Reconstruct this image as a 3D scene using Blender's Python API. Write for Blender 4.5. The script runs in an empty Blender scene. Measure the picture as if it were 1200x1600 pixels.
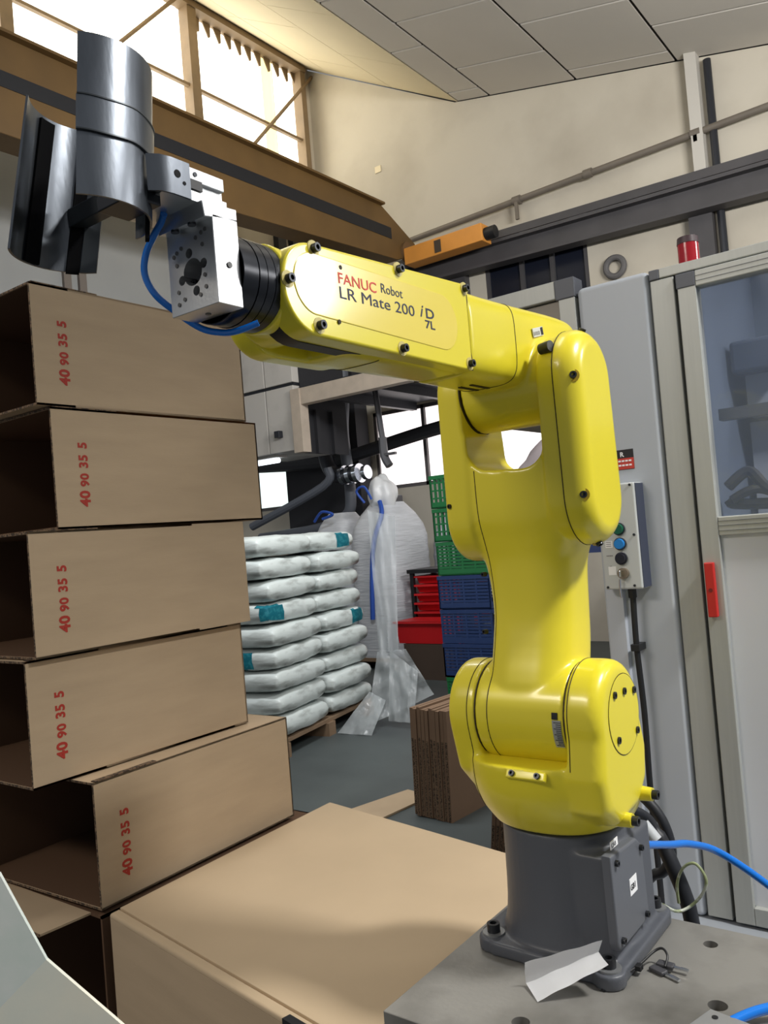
import bpy, bmesh, math, random
from mathutils import Vector, Matrix, noise
random.seed(7)
SC = bpy.context.scene
COL = SC.collection
PI = math.pi
def R(a): return math.radians(a)
V = Vector

# ------------------------------------------------------------------ camera
cam = bpy.data.cameras.new('camera')
cam.sensor_fit = 'VERTICAL'; cam.sensor_height = 32.0; cam.lens = 1284.5 * 32.0 / 1600.0
cam.clip_start = 0.02; cam.clip_end = 100
co = bpy.data.objects.new('camera', cam); COL.objects.link(co)
yaw, pitch, roll = R(-36.907), R(1.573), R(-4.726)
fw = V((math.sin(yaw)*math.cos(pitch), math.cos(yaw)*math.cos(pitch), math.sin(pitch)))
rt = V((math.cos(yaw), -math.sin(yaw), 0)); up = rt.cross(fw)
r2 = math.cos(roll)*rt + math.sin(roll)*up; u2 = -math.sin(roll)*rt + math.cos(roll)*up
M = Matrix((r2, u2, -fw)).transposed().to_4x4(); M.translation = V((.534, -1.082, .588))
co.matrix_world = M
SC.camera = co

# ------------------------------------------------------------------ light and exposure
SC.view_settings.view_transform = 'Standard'; SC.view_settings.look = 'None'
SC.view_settings.gamma = 1; SC.view_settings.exposure = 0.0; SC.view_settings.use_curve_mapping = False
W = bpy.data.worlds.new('world'); SC.world = W; W.use_nodes = True
bg = W.node_tree.nodes['Background']; bg.inputs[0].default_value = (.93, .96, 1.0, 1); bg.inputs[1].default_value = .24
def area(name, loc, target, sx, sy, power, col=(1, 1, 1)):
    l = bpy.data.lights.new(name, 'AREA'); l.shape = 'RECTANGLE'; l.size = sx; l.size_y = sy; l.energy = power; l.color = col
    o = bpy.data.objects.new(name, l); COL.objects.link(o); o.location = loc
    o.rotation_euler = (V(target) - V(loc)).to_track_quat('-Z', 'Y').to_euler(); return o
area('hall_lamp_behind_guard', (2.0, 1.56, 1.74), (0, -.5, .82), .42, .32, 14, (1, .98, .95))
area('hall_lamp_overhead', (-.55, .1, 3.1), (-.5, .1, 0), 1.2, .3, 8, (1, .97, .93))
area('front_fill_light', (-1.1, -2.7, 2.5), (-.1, 0, .4), 1.2, .4, 36, (1, .91, .80))  # added warm fill for camera-facing sides, standing in for carton bounce
area('annex_fill_light', (-2.1, 2.3, 3.3), (-3.7, 3.9, .2), 1.2, .3, 95, (.96, .98, 1))  # added unseen fill that brightens the visible sack faces
area('ceiling_fill_light', (1.7, 3.4, 3.3), (-2.6, 5.6, 5.6), 2.0, .5, 290, (1, .98, .95))  # added unseen fill in place of bounce on ceiling and wall

# ------------------------------------------------------------------ materials
def lin(c):
    return tuple(((x/255)/12.92 if x/255 <= .04045 else (((x/255)+.055)/1.055)**2.4) for x in c) + (1,)
MATS = {}
def mat(name, rgb, rough=.5, metal=0, var=.0, vscale=8, bump=0, bscale=200, spec=.5, coat=0, emit=None, es=0, stretch=None, rgb2=None, mask=(.45, .65), trans=0, alpha=1):
    if name in MATS: return MATS[name]
    m = bpy.data.materials.new(name); m.use_nodes = True; MATS[name] = m
    nt = m.node_tree; b = nt.nodes['Principled BSDF']
    b.inputs['Base Color'].default_value = lin(rgb); b.inputs['Roughness'].default_value = rough
    b.inputs['Metallic'].default_value = metal; b.inputs['Specular IOR Level'].default_value = spec
    b.inputs['Coat Weight'].default_value = coat; b.inputs['Coat Roughness'].default_value = .12
    b.inputs['Transmission Weight'].default_value = trans; b.inputs['Alpha'].default_value = alpha
    if emit: b.inputs['Emission Color'].default_value = lin(emit); b.inputs['Emission Strength'].default_value = es
    if var or rgb2 or bump:
        tc = nt.nodes.new('ShaderNodeTexCoord'); mp = nt.nodes.new('ShaderNodeMapping')
        nt.links.new(tc.outputs['Object'], mp.inputs[0])
        if stretch: mp.inputs['Scale'].default_value = stretch
    if var or rgb2:
        n = nt.nodes.new('ShaderNodeTexNoise'); n.inputs['Scale'].default_value = vscale; n.inputs['Detail'].default_value = 6
        nt.links.new(mp.outputs[0], n.inputs[0])
        rp = nt.nodes.new('ShaderNodeValToRGB'); c = lin(rgb)
        if rgb2:
            rp.color_ramp.elements[0].color = c; rp.color_ramp.elements[1].color = lin(rgb2)
            rp.color_ramp.elements[0].position, rp.color_ramp.elements[1].position = mask
        else:
            rp.color_ramp.elements[0].color = tuple(x*(1-var) for x in c[:3]) + (1,)
            rp.color_ramp.elements[1].color = tuple(min(1, x*(1+var)) for x in c[:3]) + (1,)
            rp.color_ramp.elements[0].position, rp.color_ramp.elements[1].position = .3, .7
        nt.links.new(n.outputs[0], rp.inputs[0]); nt.links.new(rp.outputs[0], b.inputs['Base Color'])
    if bump:
        n2 = nt.nodes.new('ShaderNodeTexNoise'); n2.inputs['Scale'].default_value = bscale; n2.inputs['Detail'].default_value = 4
        nt.links.new(mp.outputs[0], n2.inputs[0])
        bp = nt.nodes.new('ShaderNodeBump'); bp.inputs['Strength'].default_value = bump; bp.inputs['Distance'].default_value = .01
        nt.links.new(n2.outputs[0], bp.inputs['Height']); nt.links.new(bp.outputs[0], b.inputs['Normal'])
    return m
YEL = mat('yellow_paint', (234, 218, 50), .30, spec=.5, coat=.35, var=.02, vscale=5)
YELC = mat('yellow_label', (242, 220, 92), .22, coat=.6)
DGREY = mat('dark_grey_paint', (84, 87, 94), .42, bump=.04, bscale=500)
BLACK = mat('black_rubber', (22, 23, 26), .5)
BLKG = mat('black_anodised', (30, 33, 40), .28, metal=.5)
BOLT = mat('black_steel_bolt', (58, 60, 64), .35, metal=.7)
SEAM = mat('seam_dark', (50, 40, 12), .7)
ALU = mat('milled_aluminium', (208, 210, 212), .33, metal=.85, bump=.03, bscale=300, stretch=(1, 12, 1))
STEEL = mat('bent_sheet_steel', (106, 111, 118), .30, metal=.9, var=.3, vscale=14, bump=.05, bscale=25, stretch=(2, 2, .6))
DSTEEL = mat('dark_rubbed_steel', (70, 74, 78), .4, metal=.6)
TABLE = mat('ground_steel_plate', (143, 141, 136), .46, metal=.35, rgb2=(104, 102, 97), vscale=9, mask=(.42, .72), bump=.04, bscale=120)
KRAFT = mat('kraft_board', (186, 164, 136), .85, var=.05, vscale=5, bump=.03, bscale=60, stretch=(1, 1, 6), spec=.25)
KRAFTL = mat('kraft_board_light', (190, 169, 140), .85, var=.05, vscale=4, spec=.25)
KRAFTI = mat('kraft_inside_shaded', (98, 76, 60), .9, spec=.1)  # darker than kraft: shading of the carton interiors put into the colour
KEDGE = mat('kraft_corrugated_edge', (120, 98, 76), .9, rgb2=(60, 48, 38), vscale=160, mask=(.48, .52))
REDINK = mat('red_ink', (172, 48, 34), .7)
PAPER = mat('white_paper', (246, 247, 249), .8)
BLUEH = mat('blue_hose', (22, 120, 222), .22, coat=.3)
WHITEP = mat('white_enamel', (180, 186, 194), .42, var=.02, vscale=3)
PROF = mat('aluminium_profile', (176, 178, 174), .45, metal=.25, var=.03, vscale=20, stretch=(8, 8, .4))
GCAP = mat('grey_plastic_cap', (92, 95, 103), .5)
DARKV = mat('dark_void', (20, 21, 24), .9)
WALLM = mat('painted_plaster', (200, 193, 178), .9, rgb2=(178, 170, 155), vscale=.9, mask=(.45, .75), bump=.05, bscale=30)
CEILM = mat('ceiling_board', (202, 197, 188), .85, var=.03, vscale=1.2)
CEILL = mat('ceiling_board_pale', (206, 194, 164), .85, var=.03, vscale=1.2)
GRIDM = mat('ceiling_grid_dark', (66, 62, 58), .8)
FLOORM = mat('painted_concrete', (80, 87, 87), .5, rgb2=(64, 70, 71), vscale=1.3, mask=(.4, .7), bump=.03, bscale=60)
FRAMEB = mat('brown_window_steel', (128, 108, 82), .6, var=.1, vscale=6)
PANE = mat('lit_translucent_sheet', (235, 232, 220), .5, emit=(255, 250, 238), es=2.7)
PANEY = mat('lit_yellowed_sheet', (235, 220, 170), .5, emit=(255, 240, 190), es=1.05)
PANEW = mat('lit_frosted_pane', (235, 228, 226), .4, emit=(255, 246, 244), es=1.5)
PANEG = mat('lit_greenish_pane', (220, 235, 230), .4, emit=(240, 255, 250), es=1.15)
OCHRE = mat('ochre_crane_paint', (102, 76, 38), .6, var=.12, vscale=3)
ORANGE = mat('orange_crane_paint', (222, 150, 66), .55, var=.06, vscale=5)
STRIPE = mat('black_stripe_paint', (22, 23, 28), .6)
RAIL = mat('dark_runway_steel', (74, 72, 74), .6, var=.12, vscale=3)
PIPEM = mat('grey_brown_pipe', (112, 104, 94), .55, var=.1, vscale=4)
BAGM = mat('white_sack_film', (206, 214, 212), .38, rgb2=(92, 94, 88), vscale=2.3, mask=(.52, .72), stretch=(1, 1.3, 4.5), bump=.12, bscale=14, coat=.15)
TEAL = mat('teal_print', (28, 140, 160), .5, rgb2=(60, 165, 180), vscale=40, mask=(.5, .6))
BULK = mat('white_woven_bulk_bag', (192, 195, 200), .5, var=.10, vscale=4, bump=.8, bscale=6, stretch=(1, 1, 9))
STRAP = mat('blue_strap', (36, 78, 168), .6)
FILM = mat('clear_film', (214, 220, 222), .22, alpha=.38, bump=.25, bscale=12)
CGREEN = mat('green_crate_plastic', (22, 98, 52), .45)
CBLUE = mat('navy_crate_plastic', (26, 48, 92), .45)
CRED = mat('red_bin_plastic', (206, 28, 34), .4)
WOOD = mat('pallet_wood', (120, 98, 76), .85, var=.2, vscale=5)
GLASS = mat('guard_glass', (150, 165, 190), .04, trans=.0, alpha=.16, spec=.8)
REDH = mat('red_handle_plastic', (196, 40, 36), .42)
REDL = mat('red_lens', (170, 20, 34), .2, coat=.5)
GALV = mat('dark_pipe', (44, 46, 52), .45, metal=.3)
CHROME = mat('bright_fitting', (210, 214, 220), .2, metal=1)
POLY = mat('milky_plastic', (246, 242, 224), .38, rgb2=(232, 236, 224), vscale=6, mask=(.4, .6), bump=.06, bscale=10)
POLYG = mat('milky_plastic_green', (236, 240, 236), .30, rgb2=(214, 228, 220), vscale=8, mask=(.4, .6))
TUBE = mat('lit_tube', (255, 255, 255), .4, emit=(235, 245, 255), es=3)
INNER = mat('machine_inner_panel', (84, 95, 114), .5, var=.1, vscale=3)
INNERP = mat('machine_inner_pale', (140, 146, 158), .5)
def pl(name, c, rough=.5, **k): return mat(name, c, rough, **k)

# ------------------------------------------------------------------ mesh helpers
def nb(): return bmesh.new()
def box(bm, a, b, M=None, bev=0):
    x0, y0, z0 = a; x1, y1, z1 = b
    t = bmesh.new()
    vs = [t.verts.new(p) for p in ((x0,y0,z0),(x1,y0,z0),(x1,y1,z0),(x0,y1,z0),(x0,y0,z1),(x1,y0,z1),(x1,y1,z1),(x0,y1,z1))]
    for f in ((3,2,1,0),(4,5,6,7),(0,1,5,4),(1,2,6,5),(2,3,7,6),(3,0,4,7)): t.faces.new([vs[i] for i in f])
    if bev: bmesh.ops.bevel(t, geom=t.edges[:], offset=bev, segments=3, affect='EDGES', profile=.5)
    merge(bm, t, M); return bm
def merge(bm, t, M=None):
    if M is not None: bmesh.ops.transform(t, matrix=M, verts=t.verts)
    mp = {v: bm.verts.new(v.co) for v in t.verts}
    for f in t.faces:
        try: bm.faces.new([mp[v] for v in f.verts])
        except ValueError: pass
    t.free()
def cyl(bm, p0, p1, r0, r1=None, n=24, caps=True):
    p0, p1 = V(p0), V(p1); r1 = r0 if r1 is None else r1
    d = (p1-p0).normalized(); q = d.to_track_quat('Z', 'Y'); a = []; b = []
    for i in range(n):
        c = V((math.cos(2*PI*i/n), math.sin(2*PI*i/n), 0))
        a.append(bm.verts.new(p0 + q @ (c*r0))); b.append(bm.verts.new(p1 + q @ (c*r1)))
    for i in range(n):
        j = (i+1) % n; bm.faces.new((a[i], a[j], b[j], b[i]))
    if caps: bm.faces.new(a[::-1]); bm.faces.new(b)
    return bm
def smoothpath(pts, k=6):
    P = [V(p) for p in pts]; out = []
    for i in range(len(P)-1):
        p0 = P[max(i-1, 0)]; p1 = P[i]; p2 = P[i+1]; p3 = P[min(i+2, len(P)-1)]
        for s in range(k):
            t = s/k
            out.append(.5*((2*p1)+(p2-p0)*t+(2*p0-5*p1+4*p2-p3)*t*t+(3*p1-p0-3*p2+p3)*t**3))
    out.append(P[-1]); return out
def tube(bm, pts, r, n=10, k=6, smooth=True):
    P = smoothpath(pts, k) if smooth else [V(p) for p in pts]
    rings = []; nrm = None
    for i, p in enumerate(P):
        d = (P[min(i+1, len(P)-1)] - P[max(i-1, 0)]).normalized()
        if nrm is None: nrm = d.orthogonal().normalized()
        nrm = (nrm - d*nrm.dot(d)).normalized(); bn = d.cross(nrm)
        rr = r(i/(len(P)-1)) if callable(r) else r
        rings.append([bm.verts.new(p + rr*(math.cos(2*PI*j/n)*nrm + math.sin(2*PI*j/n)*bn)) for j in range(n)])
    for a, b in zip(rings, rings[1:]):
        for j in range(n):
            q = (j+1) % n; bm.faces.new((a[j], a[q], b[q], b[j]))
    bm.faces.new(rings[0][::-1]); bm.faces.new(rings[-1]); return bm
def smoothpath5(S, k=4):
    out = []; n = len(S)
    for i in range(n-1):
        p0, p1, p2, p3 = S[max(i-1, 0)], S[i], S[i+1], S[min(i+2, n-1)]
        for s in range(k):
            t = s/k
            out.append([.5*(2*b+(c-a)*t+(2*a-5*b+4*c-d)*t*t+(3*b-a-3*c+d)*t**3) for a, b, c, d in zip(p0, p1, p2, p3)])
    out.append(list(S[-1])); return out
AX = {'x': lambda u, v, w: (w, u, v), 'y': lambda u, v, w: (u, w, v), 'z': lambda u, v, w: (u, v, w)}
def prism(bm, prof, axis, a, b, bev=0, seg=4, side=None):
    """profile (u,v) extruded a..b along axis: x->(y,z) y->(x,z) z->(x,y)."""
    t = bmesh.new(); f = AX[axis]
    A = [t.verts.new(f(u, v, a)) for u, v in prof]; B = [t.verts.new(f(u, v, b)) for u, v in prof]
    n = len(prof)
    for i in range(n):
        j = (i+1) % n; t.faces.new((A[i], A[j], B[j], B[i]))
    fa = t.faces.new(A[::-1]); fb = t.faces.new(B)
    bmesh.ops.recalc_face_normals(t, faces=t.faces)
    if bev:
        es = set()
        if side in (None, 'b'): es |= set(fb.edges)
        if side in (None, 'a'): es |= set(fa.edges)
        bmesh.ops.bevel(t, geom=list(es), offset=bev, segments=seg, affect='EDGES', profile=.5)
    merge(bm, t); return bm
def stadium(c0, c1, r0, r1=None, n=16):
    """2D outline of two arcs round c0 and c1 joined by straight sides."""
    r1 = r0 if r1 is None else r1; a = math.atan2(c1[1]-c0[1], c1[0]-c0[0]); P = []
    for i in range(n+1):
        t = a+PI/2+PI*i/n; P.append((c0[0]+r0*math.cos(t), c0[1]+r0*math.sin(t)))
    for i in range(n+1):
        t = a-PI/2+PI*i/n; P.append((c1[0]+r1*math.cos(t), c1[1]+r1*math.sin(t)))
    return P
def circ(c, r, n=32): return [(c[0]+r*math.cos(2*PI*i/n), c[1]+r*math.sin(2*PI*i/n)) for i in range(n)]
def loft(bm, secs, n=36, p=3.0):
    """secs: (z, cx, cy, a, b) superellipse sections."""
    rings = []
    if len(secs) > 3: secs = [tuple(q) for q in smoothpath5(secs)]
    for z, cx, cy, a, b in secs:
        rg = []
        for i in range(n):
            t = 2*PI*i/n; c, s = math.cos(t), math.sin(t)
            rg.append(bm.verts.new((cx+a*math.copysign(abs(c)**(2/p), c), cy+b*math.copysign(abs(s)**(2/p), s), z)))
        rings.append(rg)
    for A, B in zip(rings, rings[1:]):
        for j in range(n):
            q = (j+1) % n; bm.faces.new((A[j], A[q], B[q], B[j]))
    bm.faces.new(rings[0][::-1]); bm.faces.new(rings[-1]); return bm
WL = {}
def wl(o): return WL.get(o.name, V((0, 0, 0)))
def obj(name, bm, m, parent=None, smooth=True, ang=32, wn=True):
    """links a bmesh built in world coordinates as one mesh object, child of parent."""
    me = bpy.data.meshes.new(name)
    if wn: bmesh.ops.recalc_face_normals(bm, faces=bm.faces)
    if parent is not None:
        off = wl(parent)
        if off.length: bmesh.ops.translate(bm, vec=-off, verts=bm.verts)
    bm.to_mesh(me); bm.free(); me.materials.append(m)
    if smooth:
        me.polygons.foreach_set('use_smooth', [True]*len(me.polygons)); me.set_sharp_from_angle(angle=R(ang))
    o = bpy.data.objects.new(name, me); COL.objects.link(o)
    if smooth and len(me.polygons) < 4000:
        w = o.modifiers.new('weighted_normal', 'WEIGHTED_NORMAL'); w.keep_sharp = True; w.weight = 80
    if parent is not None: o.parent = parent; WL[o.name] = wl(parent)
    return o
def meshobj(name, me, parent=None, loc=None):
    o = bpy.data.objects.new(name, me); COL.objects.link(o)
    if parent is not None: o.parent = parent; WL[o.name] = wl(parent)
    if loc is not None: o.location = loc
    return o
def tag(o, label=None, cat=None, group=None, kind=None):
    for k, v in (('label', label), ('category', cat), ('group', group), ('kind', kind)):
        if v: o[k] = v
    return o
def thing(name, label, cat, loc=(0, 0, 0), group=None):
    o = bpy.data.objects.new(name, None); COL.objects.link(o); o.empty_display_size = .05
    o.location = loc; WL[o.name] = V(loc); return tag(o, label, cat, group)
def struct(name, bm, m, **k):
    return tag(obj(name, bm, m, **k), kind='structure')
def copytree(root):
    r = root.copy(); COL.objects.link(r)
    for c in list(root.children):
        d = c.copy(); COL.objects.link(d); d.parent = r
        for g in list(c.children):
            e = g.copy(); COL.objects.link(e); e.parent = d
    return r
def evalmesh(bm, mods):
    """applies modifiers to a bmesh and gives back a new bmesh."""
    me = bpy.data.meshes.new('work'); bmesh.ops.recalc_face_normals(bm, faces=bm.faces); bm.to_mesh(me); bm.free()
    o = bpy.data.objects.new('work', me); COL.objects.link(o)
    for t, kw in mods:
        md = o.modifiers.new(t, t)
        for k, v in kw.items(): setattr(md, k, v)
    dg = bpy.context.evaluated_depsgraph_get(); ev = o.evaluated_get(dg)
    nb_ = bmesh.new(); nb_.from_mesh(ev.to_mesh()); ev.to_mesh_clear()
    bpy.data.objects.remove(o); bpy.data.meshes.remove(me); return nb_
def cast(bm, vox=.003, it=8, fac=.5):
    return evalmesh(bm, [('REMESH', dict(mode='VOXEL', voxel_size=vox, use_smooth_shade=True)), ('SMOOTH', dict(factor=fac, iterations=it))])
def textbm(s, size, origin, right, upv, depth=.0004, bold=0, align='LEFT', space=1.0, shear=0, sx=1.0):
    cu = bpy.data.curves.new('txt', 'FONT'); cu.body = s; cu.size = size; cu.extrude = depth; cu.offset = bold
    cu.align_x = align; cu.space_character = space; cu.shear = shear; cu.resolution_u = 3
    o = bpy.data.objects.new('txt', cu); COL.objects.link(o)
    dg = bpy.context.evaluated_depsgraph_get(); ev = o.evaluated_get(dg)
    bm = bmesh.new(); bm.from_mesh(ev.to_mesh()); ev.to_mesh_clear()
    bpy.data.objects.remove(o); bpy.data.curves.remove(cu)
    r = V(right).normalized(); u = V(upv).normalized()
    m = Matrix((r*sx, u, r.cross(u))).transposed().to_4x4(); m.translation = V(origin)
    bmesh.ops.transform(bm, matrix=m, verts=bm.verts); return bm
def seam(name, src, co_, no_, keep, m, parent, r=.0007, link=.012):
    """dark joint line where a plane cuts a casting: thin tubes along the cut."""
    bm = bmesh.new(); bm.from_mesh(src.data)
    res = bmesh.ops.bisect_plane(bm, geom=bm.verts[:]+bm.edges[:]+bm.faces[:], plane_co=V(co_), plane_no=V(no_))
    es = [e for e in res['geom_cut'] if isinstance(e, bmesh.types.BMEdge)]
    out = bmesh.new(); ok = False
    for e in es:
        a, b = e.verts[0].co, e.verts[1].co
        if keep((a+b)/2) and (a-b).length > 1e-6:
            n = e.link_faces[0].normal*0 if not e.link_faces else e.link_faces[0].normal
            d = (b-a).normalized()*r*.6
            cyl(out, a-d, b+d, r, n=5); ok = True
    bm.free()
    if not ok: out.free(); return None
    return obj(name, out, m, parent, smooth=False)
def bolt_mesh(r=.0055, h=.007):
    bm = nb(); n = 14
    cyl(bm, (0, 0, -.004), (0, 0, h), r, n=n, caps=False)
    t = [v for v in bm.verts if abs(v.co.z-h) < 1e-6]
    i = [bm.verts.new((v.co.x*.55, v.co.y*.55, h)) for v in t]; d = [bm.verts.new((v.co.x*.55, v.co.y*.55, h*.35)) for v in t]
    for a in range(n):
        b = (a+1) % n
        bm.faces.new((t[a], t[b], i[b], i[a])); bm.faces.new((i[a], i[b], d[b], d[a]))
    bm.faces.new(d)
    bmesh.ops.recalc_face_normals(bm, faces=bm.faces)
    me = bpy.data.meshes.new('bolt'); bm.to_mesh(me); bm.free(); me.materials.append(BOLT)
    me.polygons.foreach_set('use_smooth', [True]*len(me.polygons)); me.set_sharp_from_angle(angle=R(35)); return me
BM_ = bolt_mesh()
from mathutils.bvhtree import BVHTree
def onsurf(o, p, n):
    """nearest point of o's surface met along -n from outside p."""
    b = bmesh.new(); b.from_mesh(o.data); t = BVHTree.FromBMesh(b); h = t.ray_cast(p+n*.1-wl(o), -n); b.free()
    return (h[0]+wl(o)) if h[0] is not None else p
def bolt(p, nrm, parent, s=1.0, name='bolt'):
    o = meshobj(name, BM_, parent, V(p)-wl(parent)); o.rotation_euler = V(nrm).to_track_quat('Z', 'Y').to_euler(); o.scale = (s, s, s); return o

# ================================================================== SETTING
FZ = -.85
bm = nb(); box(bm, (-9.5, -3, FZ-.1), (4, 9, FZ)); struct('floor', bm, FLOORM, smooth=False)
# back wall (y = 8): lower part pierced by windows, upper part follows the roof
WT = .2
def wall_holes(bm, u0, u1, v0, v1, holes, put):
    us = sorted({u0, u1} | {h[0] for h in holes} | {h[1] for h in holes}); vs = sorted({v0, v1} | {h[2] for h in holes} | {h[3] for h in holes})
    for a, b in zip(us, us[1:]):
        for c, d in zip(vs, vs[1:]):
            if not any(h[0] <= (a+b)/2 <= h[1] and h[2] <= (c+d)/2 <= h[3] for h in holes): put(a, b, c, d)
holesB = [(-6.35, -3.45, 1.20, 2.28), (-9.1, -8.0, 1.10, 1.82), (-4.40, -3.05, 3.05, 3.86)]
bm = nb()
wall_holes(bm, -9.5, 3.0, FZ, 4.0, holesB, lambda a, b, c, d: box(bm, (a, 8, c), (b, 8+WT, d)))
prism(bm, [(-7.3, 4.0), (3.0, 4.0), (3.0, 4.29), (-4.62, 6.015), (-7.2, 7.52), (-7.3, 7.52)], 'y', 8, 8+WT)
bmesh.ops.remove_doubles(bm, verts=bm.verts, dist=1e-4)
wb = struct('wall_back', bm, WALLM, smooth=False)
bm = nb()
wall_holes(bm, -1.0, 8.0, 3.6, 7.6, [(1.0, 7.80, 5.2, 7.34), (-1.0, 5.4, 3.6, 4.75)], lambda a, b, c, d: box(bm, (-7.22, a, c), (-7.02, b, d)) if not (d < 4.76 and a < 5.39) else None)
struct('wall_left', bm, WALLM, smooth=False)
bm = nb(); box(bm, (-7.22, -1.0, FZ), (-7.02, 5.4, 4.75)); struct('wall_left', bm, mat('grey_dado', (150, 152, 152), .8, var=.05, vscale=1.5), smooth=False)

# ceiling: two sloping fields of boards with recessed dark joints
bm = nb()
prism(bm, [(-4.6, 6.05), (2.0, 4.55), (2.0, 4.62), (-4.6, 6.12)], 'y', 2.0, 8.2)
prism(bm, [(-7.2, 7.60), (-4.6, 6.05), (-4.6, 6.12), (-7.2, 7.68)], 'y', 2.0, 8.2)
ceil = struct('ceiling', bm, GRIDM, smooth=False)
def board(x0, x1, y0, y1, zf, m, g):
    bm = nb()
    prism(bm, [(x0+g, zf(x0+g)), (x1-g, zf(x1-g)), (x1-g, zf(x1-g)+.02), (x0+g, zf(x0+g)+.02)], 'y', y0+g, y1-g)
    obj('ceiling_board', bm, m, ceil, smooth=False)
zr = lambda x: 6.02-.226*(x+4.62); zl = lambda x: 6.02-.583*(x+4.60)
colsx = [-4.575, -4.12, -3.0, -1.87, -.75, .4]
jts = [(2.9, 4.1, 5.33, 6.54, 7.735, 8.0), (2.4, 3.6, 4.8, 6.0, 7.19, 8.0), (3.0, 4.2, 5.38, 6.575, 7.742, 8.0), (2.4, 3.6, 4.8, 5.97, 7.165, 8.0), (3.0, 4.2, 5.38, 6.575, 7.742, 8.0)]
for i in range(5):
    ys = (2.0,)+jts[i]
    for a, b in zip(ys, ys[1:]): board(colsx[i], colsx[i+1], a, b, zr, CEILM, .016)
for x0, x1, ys in ((-5.57, -4.575, (2.0, 4.4, 5.6, 6.9, 8.0)), (-6.55, -5.57, (2.0, 4.9, 6.2, 7.4, 8.0)), (-7.02, -6.55, (2.0, 4.4, 6.2, 8.0))):
    for a, b in zip(ys, ys[1:]): board(x0, x1, a, b, zl, CEILL, .004)

# window_1: clerestory of corrugated translucent sheets in a brown steel frame
bm = nb()
X = -7.04
for y0, y1 in ((.98, 1.06), (3.26, 3.40), (5.70, 5.84), (7.74, 7.84)): box(bm, (X-.06, y0, 5.2), (X+.10, y1, 7.36))
box(bm, (X-.06, 1.0, 7.28), (X+.12, 7.84, 7.36)); box(bm, (X-.06, 1.0, 5.18), (X+.10, 7.84, 5.28))
w1 = struct('window_1', bm, FRAMEB, smooth=False)
def sheet(y0, y1, z0, z1, m, x=-7.10):
    bm = nb(); n = max(6, int((y1-y0)/.03)); pr = []
    ys = [y0+(y1-y0)*i/n for i in range(n+1)]
    a = [bm.verts.new((x+.012*math.sin(y*2*PI/.18), y, z0)) for y in ys]; b = [bm.verts.new((x+.012*math.sin(y*2*PI/.18), y, z1)) for y in ys]
    for i in range(n): bm.faces.new((a[i], a[i+1], b[i+1], b[i]))
    bmesh.ops.solidify(bm, geom=bm.faces[:], thickness=.003)
    obj('translucent_sheet', bm, m, w1)
for y0, y1, m in ((1.06, 2.2, PANE), (2.2, 3.30, PANE), (3.36, 4.45, PANE), (4.45, 5.74, PANE), (5.80, 7.10, PANE), (7.10, 7.34, PANEY), (7.34, 7.78, PANE)): sheet(y0+.004, y1-.004, 5.22, 7.34, m)
bm = nb(); box(bm, (X-.0, 1.0, 6.272), (X+.05, 7.80, 6.31)); obj('horizontal_bar', bm, FRAMEB, w1, smooth=False)
for (ya, za), (yb, zb) in (((6.55, 5.70), (8.0, 7.29)), ((4.30, 5.95), (5.60, 7.34))):
    bm = nb(); tube(bm, [(X+.09, ya, za), (X+.09, yb, zb)], .026, n=6, smooth=False); obj('diagonal_brace', bm, FRAMEB, w1, smooth=False)
bm = nb()
y = 5.84
while y < 7.70:
    prism(bm, [(y+.02, 7.29), (y+.16, 7.29), (y+.15, 7.12), (y+.12, 7.10)], 'x', X-.035, X-.02); y += .18
obj('corrugation_filler', bm, FRAMEB, w1, smooth=False)

# window_2 (behind the robot) and window_3 (behind the sacks), window_4 dark
def win(name, x0, x1, z0, z1, mull, m, fm, y=8.04):
    bm = nb(); t = .05
    box(bm, (x0, y-.03, z0), (x1, y+.05, z0+t)); box(bm, (x0, y-.03, z1-t), (x1, y+.05, z1))
    for q in [x0, x1-t]+[v-.03 for v in mull]: box(bm, (q, y-.03, z0), (q+t, y+.05, z1))
    w = struct(name, bm, fm, smooth=False)
    xs = [x0]+list(mull)+[x1]
    for a, b in zip(xs, xs[1:]):
        p = nb(); box(p, (a+.03, y, z0+.03), (b-.03, y+.012, z1-.03)); obj('pane', p, m, w, smooth=False)
    return w
GF = mat('grey_window_frame', (96, 92, 92), .5)
w2 = win('window_2', -6.35, -3.45, 1.20, 2.28, (-5.52, -4.45), PANEW, GF)
win('window_3', -9.1, -8.0, 1.10, 1.82, (-8.74,), PANEG, GF)
DP = mat('dark_pane', (26, 30, 42), .25)
win('window_4', -4.40, -3.05, 3.05, 3.86, (-3.9, -3.5), DP, RAIL)
# vertical wall trim post
bm = nb(); box(bm, (-1.76, 7.86, 4.05), (-1.64, 8.0, 5.40)); struct('trim_1', bm, mat('pale_post', (196, 192, 184), .7), smooth=False)

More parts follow.
